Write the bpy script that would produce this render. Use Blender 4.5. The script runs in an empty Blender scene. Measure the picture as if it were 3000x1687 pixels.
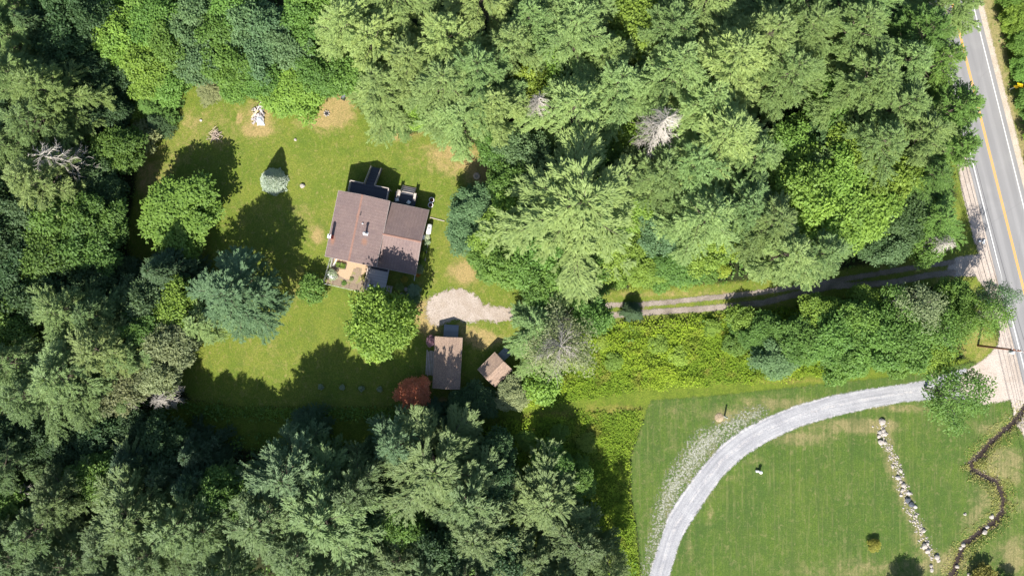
import bpy, math, random
import numpy as np
from math import radians, sin, cos, pi, sqrt, atan2
from mathutils import Vector, Matrix
rnd = random.Random(7)
rng = np.random.default_rng(7)
S = bpy.context.scene
COL = S.collection

# ------------------------------------------------------------------ camera, light
CH = 117.65                       # height of the drone above the ground, metres
FPX = 2000.0                      # focal length in photo pixels (photo 3000 x 1687)
cam_d = bpy.data.cameras.new('camera'); cam = bpy.data.objects.new('camera', cam_d); COL.objects.link(cam)
cam.location = (0, 0, CH); cam.rotation_euler = (0, 0, 0)
cam_d.sensor_width = 36; cam_d.lens = 36 * FPX / 3000; cam_d.clip_start = 1; cam_d.clip_end = 6000
S.camera = cam
SUN_EL, SUN_AZ = 41.0, 11.0       # shadows run up the picture, leaning 11 degrees to the right
w = bpy.data.worlds.new("World"); S.world = w; w.use_nodes = True
nt = w.node_tree; nt.nodes.clear()
sky = nt.nodes.new('ShaderNodeTexSky'); sky.sky_type = 'NISHITA'; sky.sun_disc = False
sky.sun_elevation = radians(SUN_EL); sky.sun_rotation = radians(180 + SUN_AZ)
bg = nt.nodes.new('ShaderNodeBackground'); bg.inputs[1].default_value = 0.08
out = nt.nodes.new('ShaderNodeOutputWorld')
nt.links.new(sky.outputs[0], bg.inputs[0]); nt.links.new(bg.outputs[0], out.inputs[0])
sd_ = bpy.data.lights.new('sun', 'SUN'); sd_.energy = 4.9; sd_.angle = radians(0.53); sd_.color = (1.0, 0.95, 0.86)
sun = bpy.data.objects.new('sun', sd_); COL.objects.link(sun)
a = radians(SUN_AZ); e = radians(SUN_EL)
sun.rotation_euler = Vector((sin(a) * cos(e), cos(a) * cos(e), -sin(e))).to_track_quat('-Z', 'Y').to_euler()
S.view_settings.view_transform = 'Standard'; S.view_settings.look = 'None'
S.view_settings.exposure = 1.1; S.view_settings.gamma = 1.0
S.render.engine = 'CYCLES'
S.cycles.max_bounces = 5; S.cycles.diffuse_bounces = 3; S.cycles.transparent_max_bounces = 12
S.cycles.transmission_bounces = 3

def G(px, py, h=0.0):
    """world point at height h that the photo shows at pixel px, py"""
    k = (CH - h) / FPX
    return Vector(((px - 1500) * k, (843.5 - py) * k, h))
def GX(pts): return np.array([[(x - 1500) * CH / FPX, (843.5 - y) * CH / FPX] for x, y in pts])

# ------------------------------------------------------------------ object helpers
def tag(o, label=None, cat=None, group=None, kind=None):
    if label: o['label'] = label
    if cat: o['category'] = cat
    if group: o['group'] = group
    if kind: o['kind'] = kind
    return o
def thing(name, label, cat, loc=(0, 0, 0), rotz=0, group=None):
    o = bpy.data.objects.new(name, None); COL.objects.link(o); o.location = loc; o.rotation_euler = (0, 0, rotz)
    o.empty_display_size = 0.3
    return tag(o, label, cat, group)
def link(name, me, parent=None, loc=(0, 0, 0), rotz=0):
    o = bpy.data.objects.new(name, me); COL.objects.link(o); o.parent = parent
    o.location = loc; o.rotation_euler = (0, 0, rotz); return o
def copy_tree(o, parent=None):
    c = o.copy(); COL.objects.link(c); c.parent = parent
    for ch in o.children: copy_tree(ch, c)
    return c

class MB:
    """collects solids into one mesh"""
    def __init__(s): s.v = []; s.f = []; s.sm = False
    def add(s, vs, fs):
        b = len(s.v); s.v += [tuple(v) for v in vs]; s.f += [tuple(i + b for i in f) for f in fs]; return s
    def box(s, c, d, rz=0, tilt=None):
        x, y, z = d[0] / 2, d[1] / 2, d[2] / 2
        vs = [Vector((i * x, j * y, k * z)) for k in (-1, 1) for j in (-1, 1) for i in (-1, 1)]
        M = Matrix.Rotation(rz, 3, 'Z')
        if tilt: M = M @ Matrix.Rotation(tilt[0], 3, 'X') @ Matrix.Rotation(tilt[1], 3, 'Y')
        vs = [M @ v + Vector(c) for v in vs]
        return s.add(vs, [(0, 2, 3, 1), (4, 5, 7, 6), (0, 1, 5, 4), (2, 6, 7, 3), (0, 4, 6, 2), (1, 3, 7, 5)])
    def tube(s, pts, rads, n=8, cap=True):
        pts = [Vector(p) for p in pts]
        if not hasattr(rads, '__len__'): rads = [rads] * len(pts)
        b = len(s.v)
        for i, p in enumerate(pts):
            d = (pts[min(i + 1, len(pts) - 1)] - pts[max(i - 1, 0)]).normalized()
            u = d.cross(Vector((0.13, 0.21, 1)) if abs(d.z) < .9 else Vector((1, 0.1, 0))).normalized(); v = d.cross(u)
            for k in range(n):
                t = 2 * pi * k / n; s.v.append(tuple(p + (u * cos(t) + v * sin(t)) * rads[i]))
        for i in range(len(pts) - 1):
            for k in range(n):
                k2 = (k + 1) % n
                s.f.append((b + i * n + k, b + i * n + k2, b + (i + 1) * n + k2, b + (i + 1) * n + k))
        if cap:
            s.f.append(tuple(b + k for k in range(n))[::-1]); m = b + (len(pts) - 1) * n
            s.f.append(tuple(m + k for k in range(n)))
        return s
    def lathe(s, prof, c=(0, 0, 0), n=16):
        b = len(s.v)
        for r, z in prof:
            for k in range(n):
                t = 2 * pi * k / n; s.v.append((c[0] + r * cos(t), c[1] + r * sin(t), c[2] + z))
        for i in range(len(prof) - 1):
            for k in range(n):
                k2 = (k + 1) % n
                s.f.append((b + i * n + k, b + i * n + k2, b + (i + 1) * n + k2, b + (i + 1) * n + k))
        s.f.append(tuple(b + k for k in range(n))[::-1]); m = b + (len(prof) - 1) * n
        s.f.append(tuple(m + k for k in range(n)))
        return s
    def prism(s, poly, z0, z1):
        n = len(poly); vs = [(x, y, z0) for x, y in poly] + [(x, y, z1) for x, y in poly]
        return s.add(vs, [tuple(range(n))[::-1], tuple(range(n, 2 * n))] + [(i, (i + 1) % n, n + (i + 1) % n, n + i) for i in range(n)])
    def mesh(s, name, mat, smooth=False):
        me = bpy.data.meshes.new(name); me.from_pydata(s.v, [], s.f); me.materials.append(mat)
        if smooth:
            for p in me.polygons: p.use_smooth = True
        me.update(); return me
    def build(s, name, mat, parent=None, smooth=False, loc=(0, 0, 0), rotz=0):
        return link(name, s.mesh(name, mat, smooth), parent, loc, rotz)

def np_mesh(name, V, F, mats, attrs=None, midx=None, smooth=False):
    """V (n,3), F (m,k) arrays"""
    me = bpy.data.meshes.new(name); V = np.asarray(V, dtype=np.float32); F = np.asarray(F, dtype=np.int32)
    m, k = F.shape
    me.vertices.add(len(V)); me.vertices.foreach_set('co', V.ravel())
    me.loops.add(m * k); me.loops.foreach_set('vertex_index', F.ravel())
    me.polygons.add(m); me.polygons.foreach_set('loop_start', np.arange(0, m * k, k, dtype=np.int32))
    for mt in (mats if isinstance(mats, (list, tuple)) else [mats]): me.materials.append(mt)
    if midx is not None: me.polygons.foreach_set('material_index', np.asarray(midx, dtype=np.int32))
    if smooth: me.polygons.foreach_set('use_smooth', np.ones(m, dtype=bool))
    me.update(calc_edges=True)
    for an, (dom, arr) in (attrs or {}).items():
        at = me.attributes.new(an, 'FLOAT', dom); at.data.foreach_set('value', np.asarray(arr, dtype=np.float32))
    me.validate() if False else None
    return me

# ------------------------------------------------------------------ material helpers
class N:
    def __init__(s, name):
        s.m = bpy.data.materials.new(name); s.m.use_nodes = True; s.t = s.m.node_tree; s.t.nodes.clear()
        s.out = s.t.nodes.new('ShaderNodeOutputMaterial')
    def n(s, typ, **kw):
        nd = s.t.nodes.new(typ)
        for k, v in kw.items():
            if k.startswith('i_'):
                key = k[2:]; key = int(key) if key.isdigit() else key
                s.set(nd, key, v)
            else: setattr(nd, k, v)
        return nd
    def set(s, nd, key, v):
        if hasattr(v, 'links'): s.t.links.new(v, nd.inputs[key])
        else: nd.inputs[key].default_value = v
    def pos(s): return s.n('ShaderNodeNewGeometry').outputs['Position']
    def obj(s): return s.n('ShaderNodeTexCoord').outputs['Object']
    def noise(s, vec, scale, detail=4, rough=.55, dist=0):
        return s.n('ShaderNodeTexNoise', i_Vector=vec, i_Scale=scale, i_Detail=detail, i_Roughness=rough, i_Distortion=dist).outputs[0]
    def math(s, op, a, b=0, c=0, clamp=False):
        nd = s.n('ShaderNodeMath', operation=op); nd.use_clamp = clamp
        s.set(nd, 0, a); s.set(nd, 1, b); s.set(nd, 2, c); return nd.outputs[0]
    def rng(s, v, a, b, c=0., d=1., smooth=True):
        nd = s.n('ShaderNodeMapRange', interpolation_type='SMOOTHSTEP' if smooth else 'LINEAR')
        for i, x in enumerate((v, a, b, c, d)): s.set(nd, i, x)
        return nd.outputs[0]
    def mix(s, f, a, b, mode='MIX'):
        nd = s.n('ShaderNodeMix', data_type='RGBA', blend_type=mode)
        s.set(nd, 0, f); s.set(nd, 6, a if hasattr(a, 'links') else (*a, 1)); s.set(nd, 7, b if hasattr(b, 'links') else (*b, 1))
        return nd.outputs[2]
    def attr(s, name): return s.n('ShaderNodeAttribute', attribute_name=name).outputs['Fac']
    def stretch(s, vec, sx, sy, sz, rot=0):
        return s.n('ShaderNodeMapping', i_Vector=vec, i_Scale=(sx, sy, sz), i_Rotation=(0, 0, rot)).outputs[0]
    def bump(s, h, strength=.5, dist=.1):
        return s.n('ShaderNodeBump', i_Height=h, i_Strength=strength, i_Distance=dist).outputs[0]
    def finish(s, col, rough=.85, normal=None, metal=0, alpha=None, spec=.3):
        p = s.n('ShaderNodeBsdfPrincipled'); s.set(p, 'Base Color', col if hasattr(col, 'links') else (*col, 1))
        s.set(p, 'Roughness', rough); s.set(p, 'Metallic', metal); s.set(p, 'Specular IOR Level', spec)
        if normal is not None: s.set(p, 'Normal', normal)
        if alpha is not None: s.set(p, 'Alpha', alpha)
        s.t.links.new(p.outputs[0], s.out.inputs[0]); return s.m

def lin(r, g, b):
    f = lambda c: ((c / 255 + .055) / 1.055) ** 2.4 if c > 10 else c / 255 / 12.92
    return (f(r), f(g), f(b))

def plain(name, c, rough=.7, var=.25, scale=6, metal=0, spec=.3, bump=.15):
    m = N(name); v = m.obj(); n = m.noise(v, scale, 5, .65); n2 = m.noise(v, scale * .17, 3)
    f = m.math('ADD', m.math('MULTIPLY', n, .6), m.math('MULTIPLY', n2, .4))
    f = m.rng(f, .3, .7)
    col = m.mix(f, tuple(x * (1 - var) for x in c), tuple(min(1, x * (1 + var)) for x in c))
    return m.finish(col, rough, m.bump(n, bump, .02), metal, spec=spec)

# leaf material: object colour x noise, diffuse + translucent
def leaf_mat(name, tint=(1, 1, 1), trans=.3, varamt=.35, gloss=.18):
    m = N(name); oc = m.n('ShaderNodeObjectInfo').outputs['Color']
    v = m.attr('v'); p = m.pos(); n = m.noise(p, .35, 3, .6)
    f = m.math('ADD', m.math('MULTIPLY', v, .75), m.math('MULTIPLY', n, .5))
    f = m.rng(f, .15, 1.1, 0, 1, False)
    lo = m.mix(1.0, oc, (.62 * tint[0], .68 * tint[1], .60 * tint[2]), 'MULTIPLY')
    hi = m.mix(1.0, oc, (1.38 * tint[0], 1.28 * tint[1], 1.15 * tint[2]), 'MULTIPLY')
    col = m.mix(f, lo, hi)
    d = m.n('ShaderNodeBsdfDiffuse', i_Color=col); t = m.n('ShaderNodeBsdfTranslucent', i_Color=m.mix(1.0, col, (1.25, 1.3, .55), 'MULTIPLY'))
    g = m.n('ShaderNodeBsdfGlossy', i_Color=(.8, .85, .9, 1), i_Roughness=.65)
    a = m.n('ShaderNodeMixShader', i_0=trans); m.t.links.new(d.outputs[0], a.inputs[1]); m.t.links.new(t.outputs[0], a.inputs[2])
    b = m.n('ShaderNodeMixShader', i_0=gloss * .12); m.t.links.new(a.outputs[0], b.inputs[1]); m.t.links.new(g.outputs[0], b.inputs[2])
    m.t.links.new(b.outputs[0], m.out.inputs[0]); return m.m
M_LEAF = leaf_mat('broad_leaf')
M_NEED = leaf_mat('pine_needles', trans=.22, gloss=.3)
M_BARK = plain('bark', (.12, .095, .075), .9, .35, 3)
M_DEAD = plain('dead_wood', (.37, .34, .30), .9, .3, 4)
M_BIRCH = plain('pale_bark', (.36, .34, .30), .85, .3, 4)

m = N('weed_leaf'); v = m.attr('v'); p = m.pos(); oc = m.n('ShaderNodeObjectInfo').outputs['Color']
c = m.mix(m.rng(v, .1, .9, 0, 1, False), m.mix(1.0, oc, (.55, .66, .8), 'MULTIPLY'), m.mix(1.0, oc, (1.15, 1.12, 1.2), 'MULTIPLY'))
c = m.mix(m.rng(m.noise(p, .25, 5, .65, .6), .54, .68, 0, .55), c, (.30, .25, .07)); c = m.mix(m.rng(m.noise(m.stretch(p, 1, 1, 1, 2), .3, 5, .6, .6), .5, .7, 0, .6), c, (.10, .17, .03))
d = m.n('ShaderNodeBsdfDiffuse', i_Color=c); t = m.n('ShaderNodeBsdfTranslucent', i_Color=c); a = m.n('ShaderNodeMixShader', i_0=.3)
m.t.links.new(d.outputs[0], a.inputs[1]); m.t.links.new(t.outputs[0], a.inputs[2]); m.t.links.new(a.outputs[0], m.out.inputs[0]); M_WEED = m.m
# ------------------------------------------------------------------ ground
def dist_poly(P, poly):
    """signed distance, positive inside"""
    n = len(poly); d = np.full(len(P), 1e9); ins = np.zeros(len(P), bool)
    for i in range(n):
        a = poly[i]; b = poly[(i + 1) % n]; e = b - a; w_ = P - a
        t = np.clip((w_ @ e) / max(e @ e, 1e-9), 0, 1); q = w_ - t[:, None] * e
        d = np.minimum(d, np.sqrt((q ** 2).sum(1)))
        c = (a[1] > P[:, 1]) != (b[1] > P[:, 1])
        xx = (b[0] - a[0]) * (P[:, 1] - a[1]) / (b[1] - a[1] + 1e-12) + a[0]
        ins ^= c & (P[:, 0] < xx)
    return np.where(ins, d, -d)
def dist_line(P, line, widths=None):
    d = np.full(len(P), 1e9)
    for i in range(len(line) - 1):
        a = line[i]; b = line[i + 1]; e = b - a; w_ = P - a
        t = np.clip((w_ @ e) / max(e @ e, 1e-9), 0, 1); q = w_ - t[:, None] * e
        dd = np.sqrt((q ** 2).sum(1))
        if widths is not None: dd = dd - (widths[i] * (1 - t) + widths[i + 1] * t)
        d = np.minimum(d, dd)
    return d
STEP = 0.4
fx = np.arange(-98, 98.01, STEP); fy = np.arange(-60, 60.01, STEP)
ext = np.array([1, 3, 8, 20, 45, 90, 180, 350, 700, 1400, 2600.])
gx = np.concatenate([fx[0] - ext[::-1], fx, fx[-1] + ext]); gy = np.concatenate([fy[0] - ext[::-1], fy, fy[-1] + ext])
BROOK = GX([(3010, 1190), (2973, 1237), (2940, 1268), (2911, 1291), (2880, 1325), (2848, 1357), (2852, 1375), (2880, 1392), (2922, 1411), (2934, 1440), (2942, 1466), (2938, 1500), (2918, 1528), (2872, 1563), (2829, 1594), (2813, 1629), (2794, 1680), (2770, 1730), (2750, 1800)])
BRW = .78 * np.array([.5, .75, .45, .55, .75, .8, .8, .6, .7, .6, .5, .6, .95, .85, .7, .55, .7, .7, .7])
def hgt(P):
    x, y = P[:, 0], P[:, 1]
    z = .05 * np.sin(x * .11 + 1) * np.cos(y * .13) + .03 * np.sin(x * .37 + y * .29)
    fade = np.clip(1 - (np.maximum(np.abs(x) - 96, 0) + np.maximum(np.abs(y) - 58, 0)) / 10, 0, 1)
    near = (x > 65) & (y < -15)
    d = np.full(len(P), 1e9)
    if near.any(): d[near] = dist_line(P[near], BROOK)
    return z * fade - .55 * np.exp(-(d / 1.0) ** 2)
def H1(x, y): return float(hgt(np.array([[x, y]]))[0])

XX, YY = np.meshgrid(gx, gy); GP = np.stack([XX.ravel(), YY.ravel()], 1); GZ = hgt(GP)
NXg = len(gx)
def grid_faces(mask_cells=None):
    i, j = np.meshgrid(np.arange(len(gx) - 1), np.arange(len(gy) - 1))
    a = (j * NXg + i)
    F = np.stack([a, a + 1, a + 1 + NXg, a + NXg], -1).reshape(-1, 4)
    return F if mask_cells is None else F[mask_cells.ravel()]
ALLF = grid_faces()
LAYER = [0]
def sheet(name, sd, mat, margin=.8, extra=None):
    """sd: signed distance at every grid point; a sheet 4 mm above the last one"""
    LAYER[0] += 1
    sdf = sd[ALLF].max(1); F = ALLF[sdf > -margin]
    used, inv = np.unique(F, return_inverse=True); F2 = inv.reshape(F.shape)
    V = np.stack([GP[used, 0], GP[used, 1], GZ[used] + .004 * LAYER[0] + .002], 1)
    at = {'sd': ('POINT', sd[used])}
    for k, arr in (extra or {}).items(): at[k] = ('POINT', arr[used])
    me = np_mesh(name, V, F2, mat, at, smooth=True)
    return tag(link(name, me), kind='structure')
def polysd(pts): 
    poly = GX(pts); lo = poly.min(0) - 3; hi = poly.max(0) + 3
    sd = np.full(len(GP), -9.)
    k = ((GP > lo) & (GP < hi)).all(1); sd[k] = dist_poly(GP[k], poly); return sd
def linesd(pts, wd):
    ln = GX(pts); lo = ln.min(0) - 6; hi = ln.max(0) + 6
    sd = np.full(len(GP), -9.)
    k = ((GP > lo) & (GP < hi)).all(1); sd[k] = -dist_line(GP[k], ln, np.array(wd) if hasattr(wd, '__len__') else np.full(len(ln), wd)); return sd
def blobs(lst):
    """sum of soft blobs (px, py, rx, ry, weight)"""
    f = np.zeros(len(GP))
    for x, y, rx, ry, wt in lst:
        c = GX([(x, y)])[0]; q = ((GP[:, 0] - c[0]) / (rx * CH / FPX)) ** 2 + ((GP[:, 1] - c[1]) / (ry * CH / FPX)) ** 2
        f += wt * np.exp(-q)
    return f

def edge_alpha(m, amp=.8, soft=.12, scale=1.3):
    p = m.pos(); n = m.noise(p, scale, 6, .7)
    f = m.noise(p, 9, 3, .8)
    s = m.math('ADD', m.attr('sd'), m.math('MULTIPLY', m.math('SUBTRACT', n, .5), amp * 2)); s = m.math('ADD', s, m.math('MULTIPLY', m.math('SUBTRACT', f, .5), soft * 7))
    return m.rng(s, -.015, .015)

def grass_mat(name, c1, c2, dry, dark, amp=.5, alpha=True, stripes=0, drygain=1.0, soft=.25, mow=False):
    m = N(name); p = m.pos()
    big = m.noise(p, .11, 5, .6, .6); mid = m.noise(p, .7, 5, .65, .4); fine = m.noise(p, 4.5, 5, .75, .3); vf = m.noise(p, 14, 3, .8)
    f = m.math('ADD', m.math('MULTIPLY', big, .55), m.math('MULTIPLY', mid, .45))
    col = m.mix(m.rng(f, .36, .64), c1, c2)
    dn = m.math('SUBTRACT', m.noise(p, .55, 8, .72, .9), .5); dr = m.math('ADD', m.math('MULTIPLY', m.attr('dry'), drygain), m.math('MULTIPLY', dn, m.math('ADD', m.math('MULTIPLY', m.attr('dry'), 1.6), 1.3)))
    col = m.mix(m.rng(dr, .12, .85, 0, .88), col, dry)
    col = m.mix(m.rng(fine, .38, .66), m.mix(1.0, col, (.72, .74, .70), 'MULTIPLY'), m.mix(1.0, col, (1.22, 1.2, 1.15), 'MULTIPLY'))
    col = m.mix(m.rng(vf, .35, .7), m.mix(1.0, col, (.8, .82, .8), 'MULTIPLY'), m.mix(1.0, col, (1.15, 1.13, 1.1), 'MULTIPLY'))
    if stripes:
        wv = m.n('ShaderNodeTexWave', wave_type='BANDS', bands_direction='X', i_Vector=m.stretch(p, 1, .02, 1, radians(2)), i_Scale=stripes, i_Distortion=1.2, i_Detail=2).outputs[0]
        col = m.mix(m.math('MULTIPLY', wv, .22), col, dark)
    if mow: col = m.mix(m.rng(m.noise(m.stretch(p, 1, .035, 1), .9, 5, .7), .42, .68, 0, .45), col, dark); col = m.mix(m.rng(m.noise(m.stretch(p, 1, .05, 1, .02), 2.2, 4, .7), .5, .75, 0, .3), col, dry)
    col = m.mix(m.rng(m.noise(p, .33, 5, .65), .5, .72, 0, .5), col, dark); col = m.mix(m.rng(m.noise(m.stretch(p, 1, 1, 1, 1), 1.6, 5, .7, .6), .5, .68, 0, .4), col, dark); col = m.mix(m.rng(m.noise(m.stretch(p, 1.3, 1, 1, 2), 1.1, 6, .7, 1), .52, .7, 0, .35), col, dry)
    b = m.bump(m.math('ADD', m.math('MULTIPLY', fine, .6), vf), .8, .09)
    al = edge_alpha(m, amp, soft) if alpha else None
    return m.finish(col, .95, b, alpha=al, spec=.1)

# base ground: shaded leaf litter and moss
m = N('forest_floor_soil'); p = m.pos()
f1 = m.noise(p, .4, 6, .65, .5); f2 = m.noise(p, 3, 6, .75)
c = m.mix(m.rng(f1, .35, .65), (.014, .024, .009), (.03, .034, .015))
c = m.mix(m.rng(f2, .4, .65), c, m.mix(1.0, c, (1.7, 1.6, 1.4), 'MULTIPLY'))
M_FLOOR = m.finish(c, .95, m.bump(f2, .8, .15), spec=.1)
link('ground', np_mesh('ground', np.stack([GP[:, 0], GP[:, 1], GZ], 1), ALLF, M_FLOOR, smooth=True))['kind'] = 'structure'

LAWN = [(345, 235), (420, 255), (480, 265), (560, 250), (640, 255), (700, 270), (760, 300), (870, 310), (930, 270), (1010, 250), (1060, 330), (1120, 370), (1180, 400), (1260, 380), (1320, 400), (1390, 425), (1440, 470), (1475, 540), (1460, 620), (1460, 700), (1500, 790), (1560, 840), (1640, 850), (1800, 850), (2100, 830), (2210, 820), (2400, 800), (2550, 775), (2700, 745), (2800, 700), (2790, 600), (2810, 560), (2880, 800), (2900, 900), (2950, 1100), (2850, 1060), (2780, 1010), (2840, 900), (2790, 830), (2640, 850), (2300, 905), (2100, 935), (1800, 965), (1560, 985), (1500, 1010), (1540, 1100), (1520, 1180), (1400, 1200), (1200, 1195), (700, 1195), (560, 1170), (520, 1120), (540, 1060), (600, 1000), (500, 900), (390, 800), (370, 700), (395, 560), (400, 450), (340, 330)]
MEADOW = [(1480, 1010), (1560, 990), (1700, 960), (2000, 930), (2260, 905), (2400, 890), (2500, 960), (2700, 1060), (2850, 1050), (2760, 1100), (2600, 1115), (2440, 1130), (2250, 1150), (2080, 1168), (1920, 1180), (1870, 1270), (1845, 1340), (1848, 1450), (1865, 1560), (1880, 1720), (1500, 1730), (1440, 1500), (1380, 1350), (1200, 1310), (900, 1310), (640, 1320), (480, 1280), (440, 1200), (560, 1170), (700, 1188), (1200, 1188), (1400, 1195), (1480, 1150)]
SELAWN = [(1905, 1172), (2080, 1160), (2250, 1142), (2500, 1115), (2700, 1095), (2850, 1060), (2960, 1100), (3060, 1190), (3080, 1800), (1870, 1800), (1880, 1687), (1868, 1560), (1850, 1450), (1848, 1340), (1872, 1270)]
sd_lawn = polysd(LAWN); sd_meadow = polysd(MEADOW); sd_se = polysd(SELAWN)
roadx = lambda y, off: 2785.5 + .25 * y + off
sd_verge = polysd([(roadx(-200, -130), -200), (roadx(-200, 175), -200), (roadx(1900, 175), 1900), (roadx(1900, -60), 1900), (roadx(1130, -60), 1130), (roadx(560, -130), 560)])
GREEN1, GREEN2, DRY, DARKG = (.128, .185, .028), (.185, .215, .040), (.40, .29, .14), (.08, .125, .024)
dry_lawn = blobs([(960, 340, 70, 40, .9), (905, 300, 60, 30, .5), (1000, 300, 30, 30, .8), (1170, 380, 50, 25, .9), (1400, 515, 45, 25, .35), (1350, 480, 110, 50, .45), (400, 260, 40, 22, .7), (440, 300, 60, 30, .35),
    (690, 780, 40, 25, .9), (660, 760, 25, 20, .7), (930, 690, 22, 30, .75), (900, 620, 40, 40, .3), (1350, 790, 40, 30, .6), (1370, 810, 40, 30, .5), (1240, 920, 30, 45, .8), (1270, 960, 40, 30, .55),
    (1400, 990, 70, 22, .85), (1360, 960, 40, 20, .5), (1420, 1005, 40, 20, .5), (640, 350, 260, 60, .2), (425, 520, 45, 60, .35), (1250, 450, 90, 40, .2), (1330, 430, 70, 25, .3), (1420, 540, 35, 70, .3), (1350, 620, 40, 60, .2), (1165, 388, 30, 20, .6), (820, 470, 60, 40, .12), (700, 620, 60, 50, .15), (560, 430, 150, 80, .2), (480, 550, 60, 120, .2), (880, 830, 90, 60, .25), (790, 1030, 80, 60, .2),
    (757, 385, 40, 12, .7), (757, 340, 35, 55, .6), (700, 345, 8, 18, .6), (1330, 700, 30, 80, .2), (1385, 480, 26, 26, .3), (800, 610, 60, 50, .15), (2000, 860, 300, 10, .4), (2780, 850, 60, 60, .45), (2650, 790, 100, 20, .3), (2200, 890, 100, 12, .5), (2860, 1000, 60, 60, .4),
    (1450, 590, 30, 60, .1), (1300, 1170, 30, 10, .6)])
sheet('verge_grass', sd_verge, grass_mat('verge_grass', (.12, .17, .03), (.16, .20, .035), (.34, .28, .15), DARKG, soft=.5), extra={'dry': blobs([(roadx(y, 100 + 10 * sin(y * .02)), y, 26, 40, .55) for y in range(-50, 1300, 45)])})
sheet('meadow_ground', sd_meadow, grass_mat('meadow_ground', (.11, .16, .022), (.16, .21, .03), (.25, .22, .06), (.045, .08, .015), soft=.5), extra={'dry': blobs([(1800, 1195, 90, 12, .8), (1650, 1215, 110, 12, .8), (1500, 1235, 80, 12, .6), (2320, 1115, 120, 12, .6)])})
sheet('lawn', sd_lawn, grass_mat('lawn', GREEN1, GREEN2, DRY, DARKG, soft=.5), extra={'dry': dry_lawn * 1.25})
dry_se = blobs([(2500, 1245, 130, 22, .8), (2350, 1285, 90, 20, .85), (2560, 1250, 60, 20, .7), (2640, 1195, 90, 12, .8), (2290, 1180, 130, 22, .7), (2150, 1215, 90, 20, .5), (2560, 1350, 22, 60, .0)] +
    [(x, y, 24, 32, .55) for x, y in [(2600, 1290), (2610, 1330), (2618, 1370), (2632, 1410), (2650, 1450), (2660, 1490), (2680, 1530), (2690, 1570), (2705, 1610), (2730, 1650)]] +
    [(x, y, 50, 40, .4) for x, y in [(2930, 1330), (2900, 1370), (2960, 1400), (2880, 1440), (2880, 1490), (2850, 1540), (2780, 1640), (2960, 1600), (2980, 1350), (2990, 1480)]] + [(2970, 1640, 40, 60, .7), (1960, 1300, 60, 160, .22), (2050, 1200, 120, 25, .25), (2200, 1450, 120, 30, .14), (2300, 1560, 60, 120, .12), (2750, 1350, 60, 160, .12), (2450, 1400, 120, 90, .1), (1900, 1500, 25, 150, .25), (2500, 1680, 250, 50, .3), (2200, 1600, 60, 60, .12), (2820, 1640, 60, 50, .35), (2650, 1660, 300, 25, .3), (2110, 1228, 22, 14, .9), (1960, 1520, 14, 90, .5), (2030, 1400, 30, 60, .35), (2090, 1330, 40, 30, .4), (2080, 1500, 12, 60, .5), (2150, 1400, 40, 14, .4), (2200, 1350, 50, 14, .4), (2020, 1600, 12, 60, .5), (2900, 1250, 70, 30, .5)])
sheet('mown_lawn', sd_se, grass_mat('mown_lawn', (.070, .128, .027), (.105, .162, .030), (.30, .25, .13), (.055, .09, .025), amp=.7, soft=.25, stripes=.55, mow=True), extra={'dry': dry_se})

def gravel_mat(name, c1, c2, c3, amp=.3, soft=.1, tracks=None, scale=1.0):
    m = N(name); p = m.pos(); a1 = m.noise(p, .35 * scale, 6, .65, .6); a2 = m.noise(p, 3.5, 6, .75); a3 = m.n('ShaderNodeTexVoronoi', i_Vector=p, i_Scale=7.).outputs['Distance']
    col = m.mix(m.rng(a1, .35, .65), c1, c2); col = m.mix(m.rng(a2, .45, .75, 0, .7), col, c3)
    col = m.mix(m.rng(a3, .1, .7), m.mix(1.0, col, (1.12, 1.12, 1.12), 'MULTIPLY'), m.mix(1.0, col, (.82, .82, .83), 'MULTIPLY'))
    if tracks:
        u = m.attr('cross'); uv = m.n('ShaderNodeCombineXYZ', i_0=m.math('MULTIPLY', u, 1.6), i_1=m.math('MULTIPLY', m.n('ShaderNodeSeparateXYZ', i_0=p).outputs[0], .06)).outputs[0]
        sk = m.noise(uv, 1.5, 6, .7); col = m.mix(m.rng(sk, .38, .62, 0, .75), col, m.mix(1.0, col, (.66, .67, .70), 'MULTIPLY'))
        wt = m.math('ABSOLUTE', m.math('SUBTRACT', m.math('ABSOLUTE', u), .85)); col = m.mix(m.rng(wt, .1, .55, .35, 0), col, (.30, .30, .315))
        s = m.attr('trk'); k = m.rng(m.math('ADD', s, m.math('MULTIPLY', m.math('SUBTRACT', m.noise(p, 1.3, 6, .75), .5), 1.6)), .25, .9, 0, .8)
        col = m.mix(k, col, tracks)
    return m.finish(col, .95, m.bump(m.math('ADD', a2, a3), .6, .05), alpha=edge_alpha(m, amp, soft), spec=.1)

# gravel drive, its spill, shoulders
DL = [(1885, 1740), (1898, 1700), (1915, 1640), (1932, 1590), (1958, 1510), (1992, 1454), (2050, 1375), (2118, 1299), (2180, 1255), (2250, 1221), (2340, 1185), (2444, 1157), (2540, 1140), (2640, 1126), (2724, 1112), (2790, 1088), (2830, 1080)]
DR = [(2880, 1120), (2860, 1160), (2830, 1170), (2780, 1168), (2724, 1170), (2639, 1178), (2540, 1197), (2444, 1219), (2340, 1250), (2250, 1291), (2180, 1335), (2120, 1390), (2073, 1454), (2030, 1520), (2005, 1560), (1990, 1590), (1975, 1640), (1957, 1700), (1948, 1740)]
SPILL = [(1888, 1690), (1900, 1620), (1915, 1540), (1930, 1470), (1955, 1400), (1990, 1350), (2030, 1290), (2050, 1268), (2110, 1245), (2170, 1215), (2235, 1195), (2240, 1212), (2190, 1243), (2120, 1285), (2050, 1365), (1990, 1450), (1955, 1510), (1925, 1600), (1900, 1680)]
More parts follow.
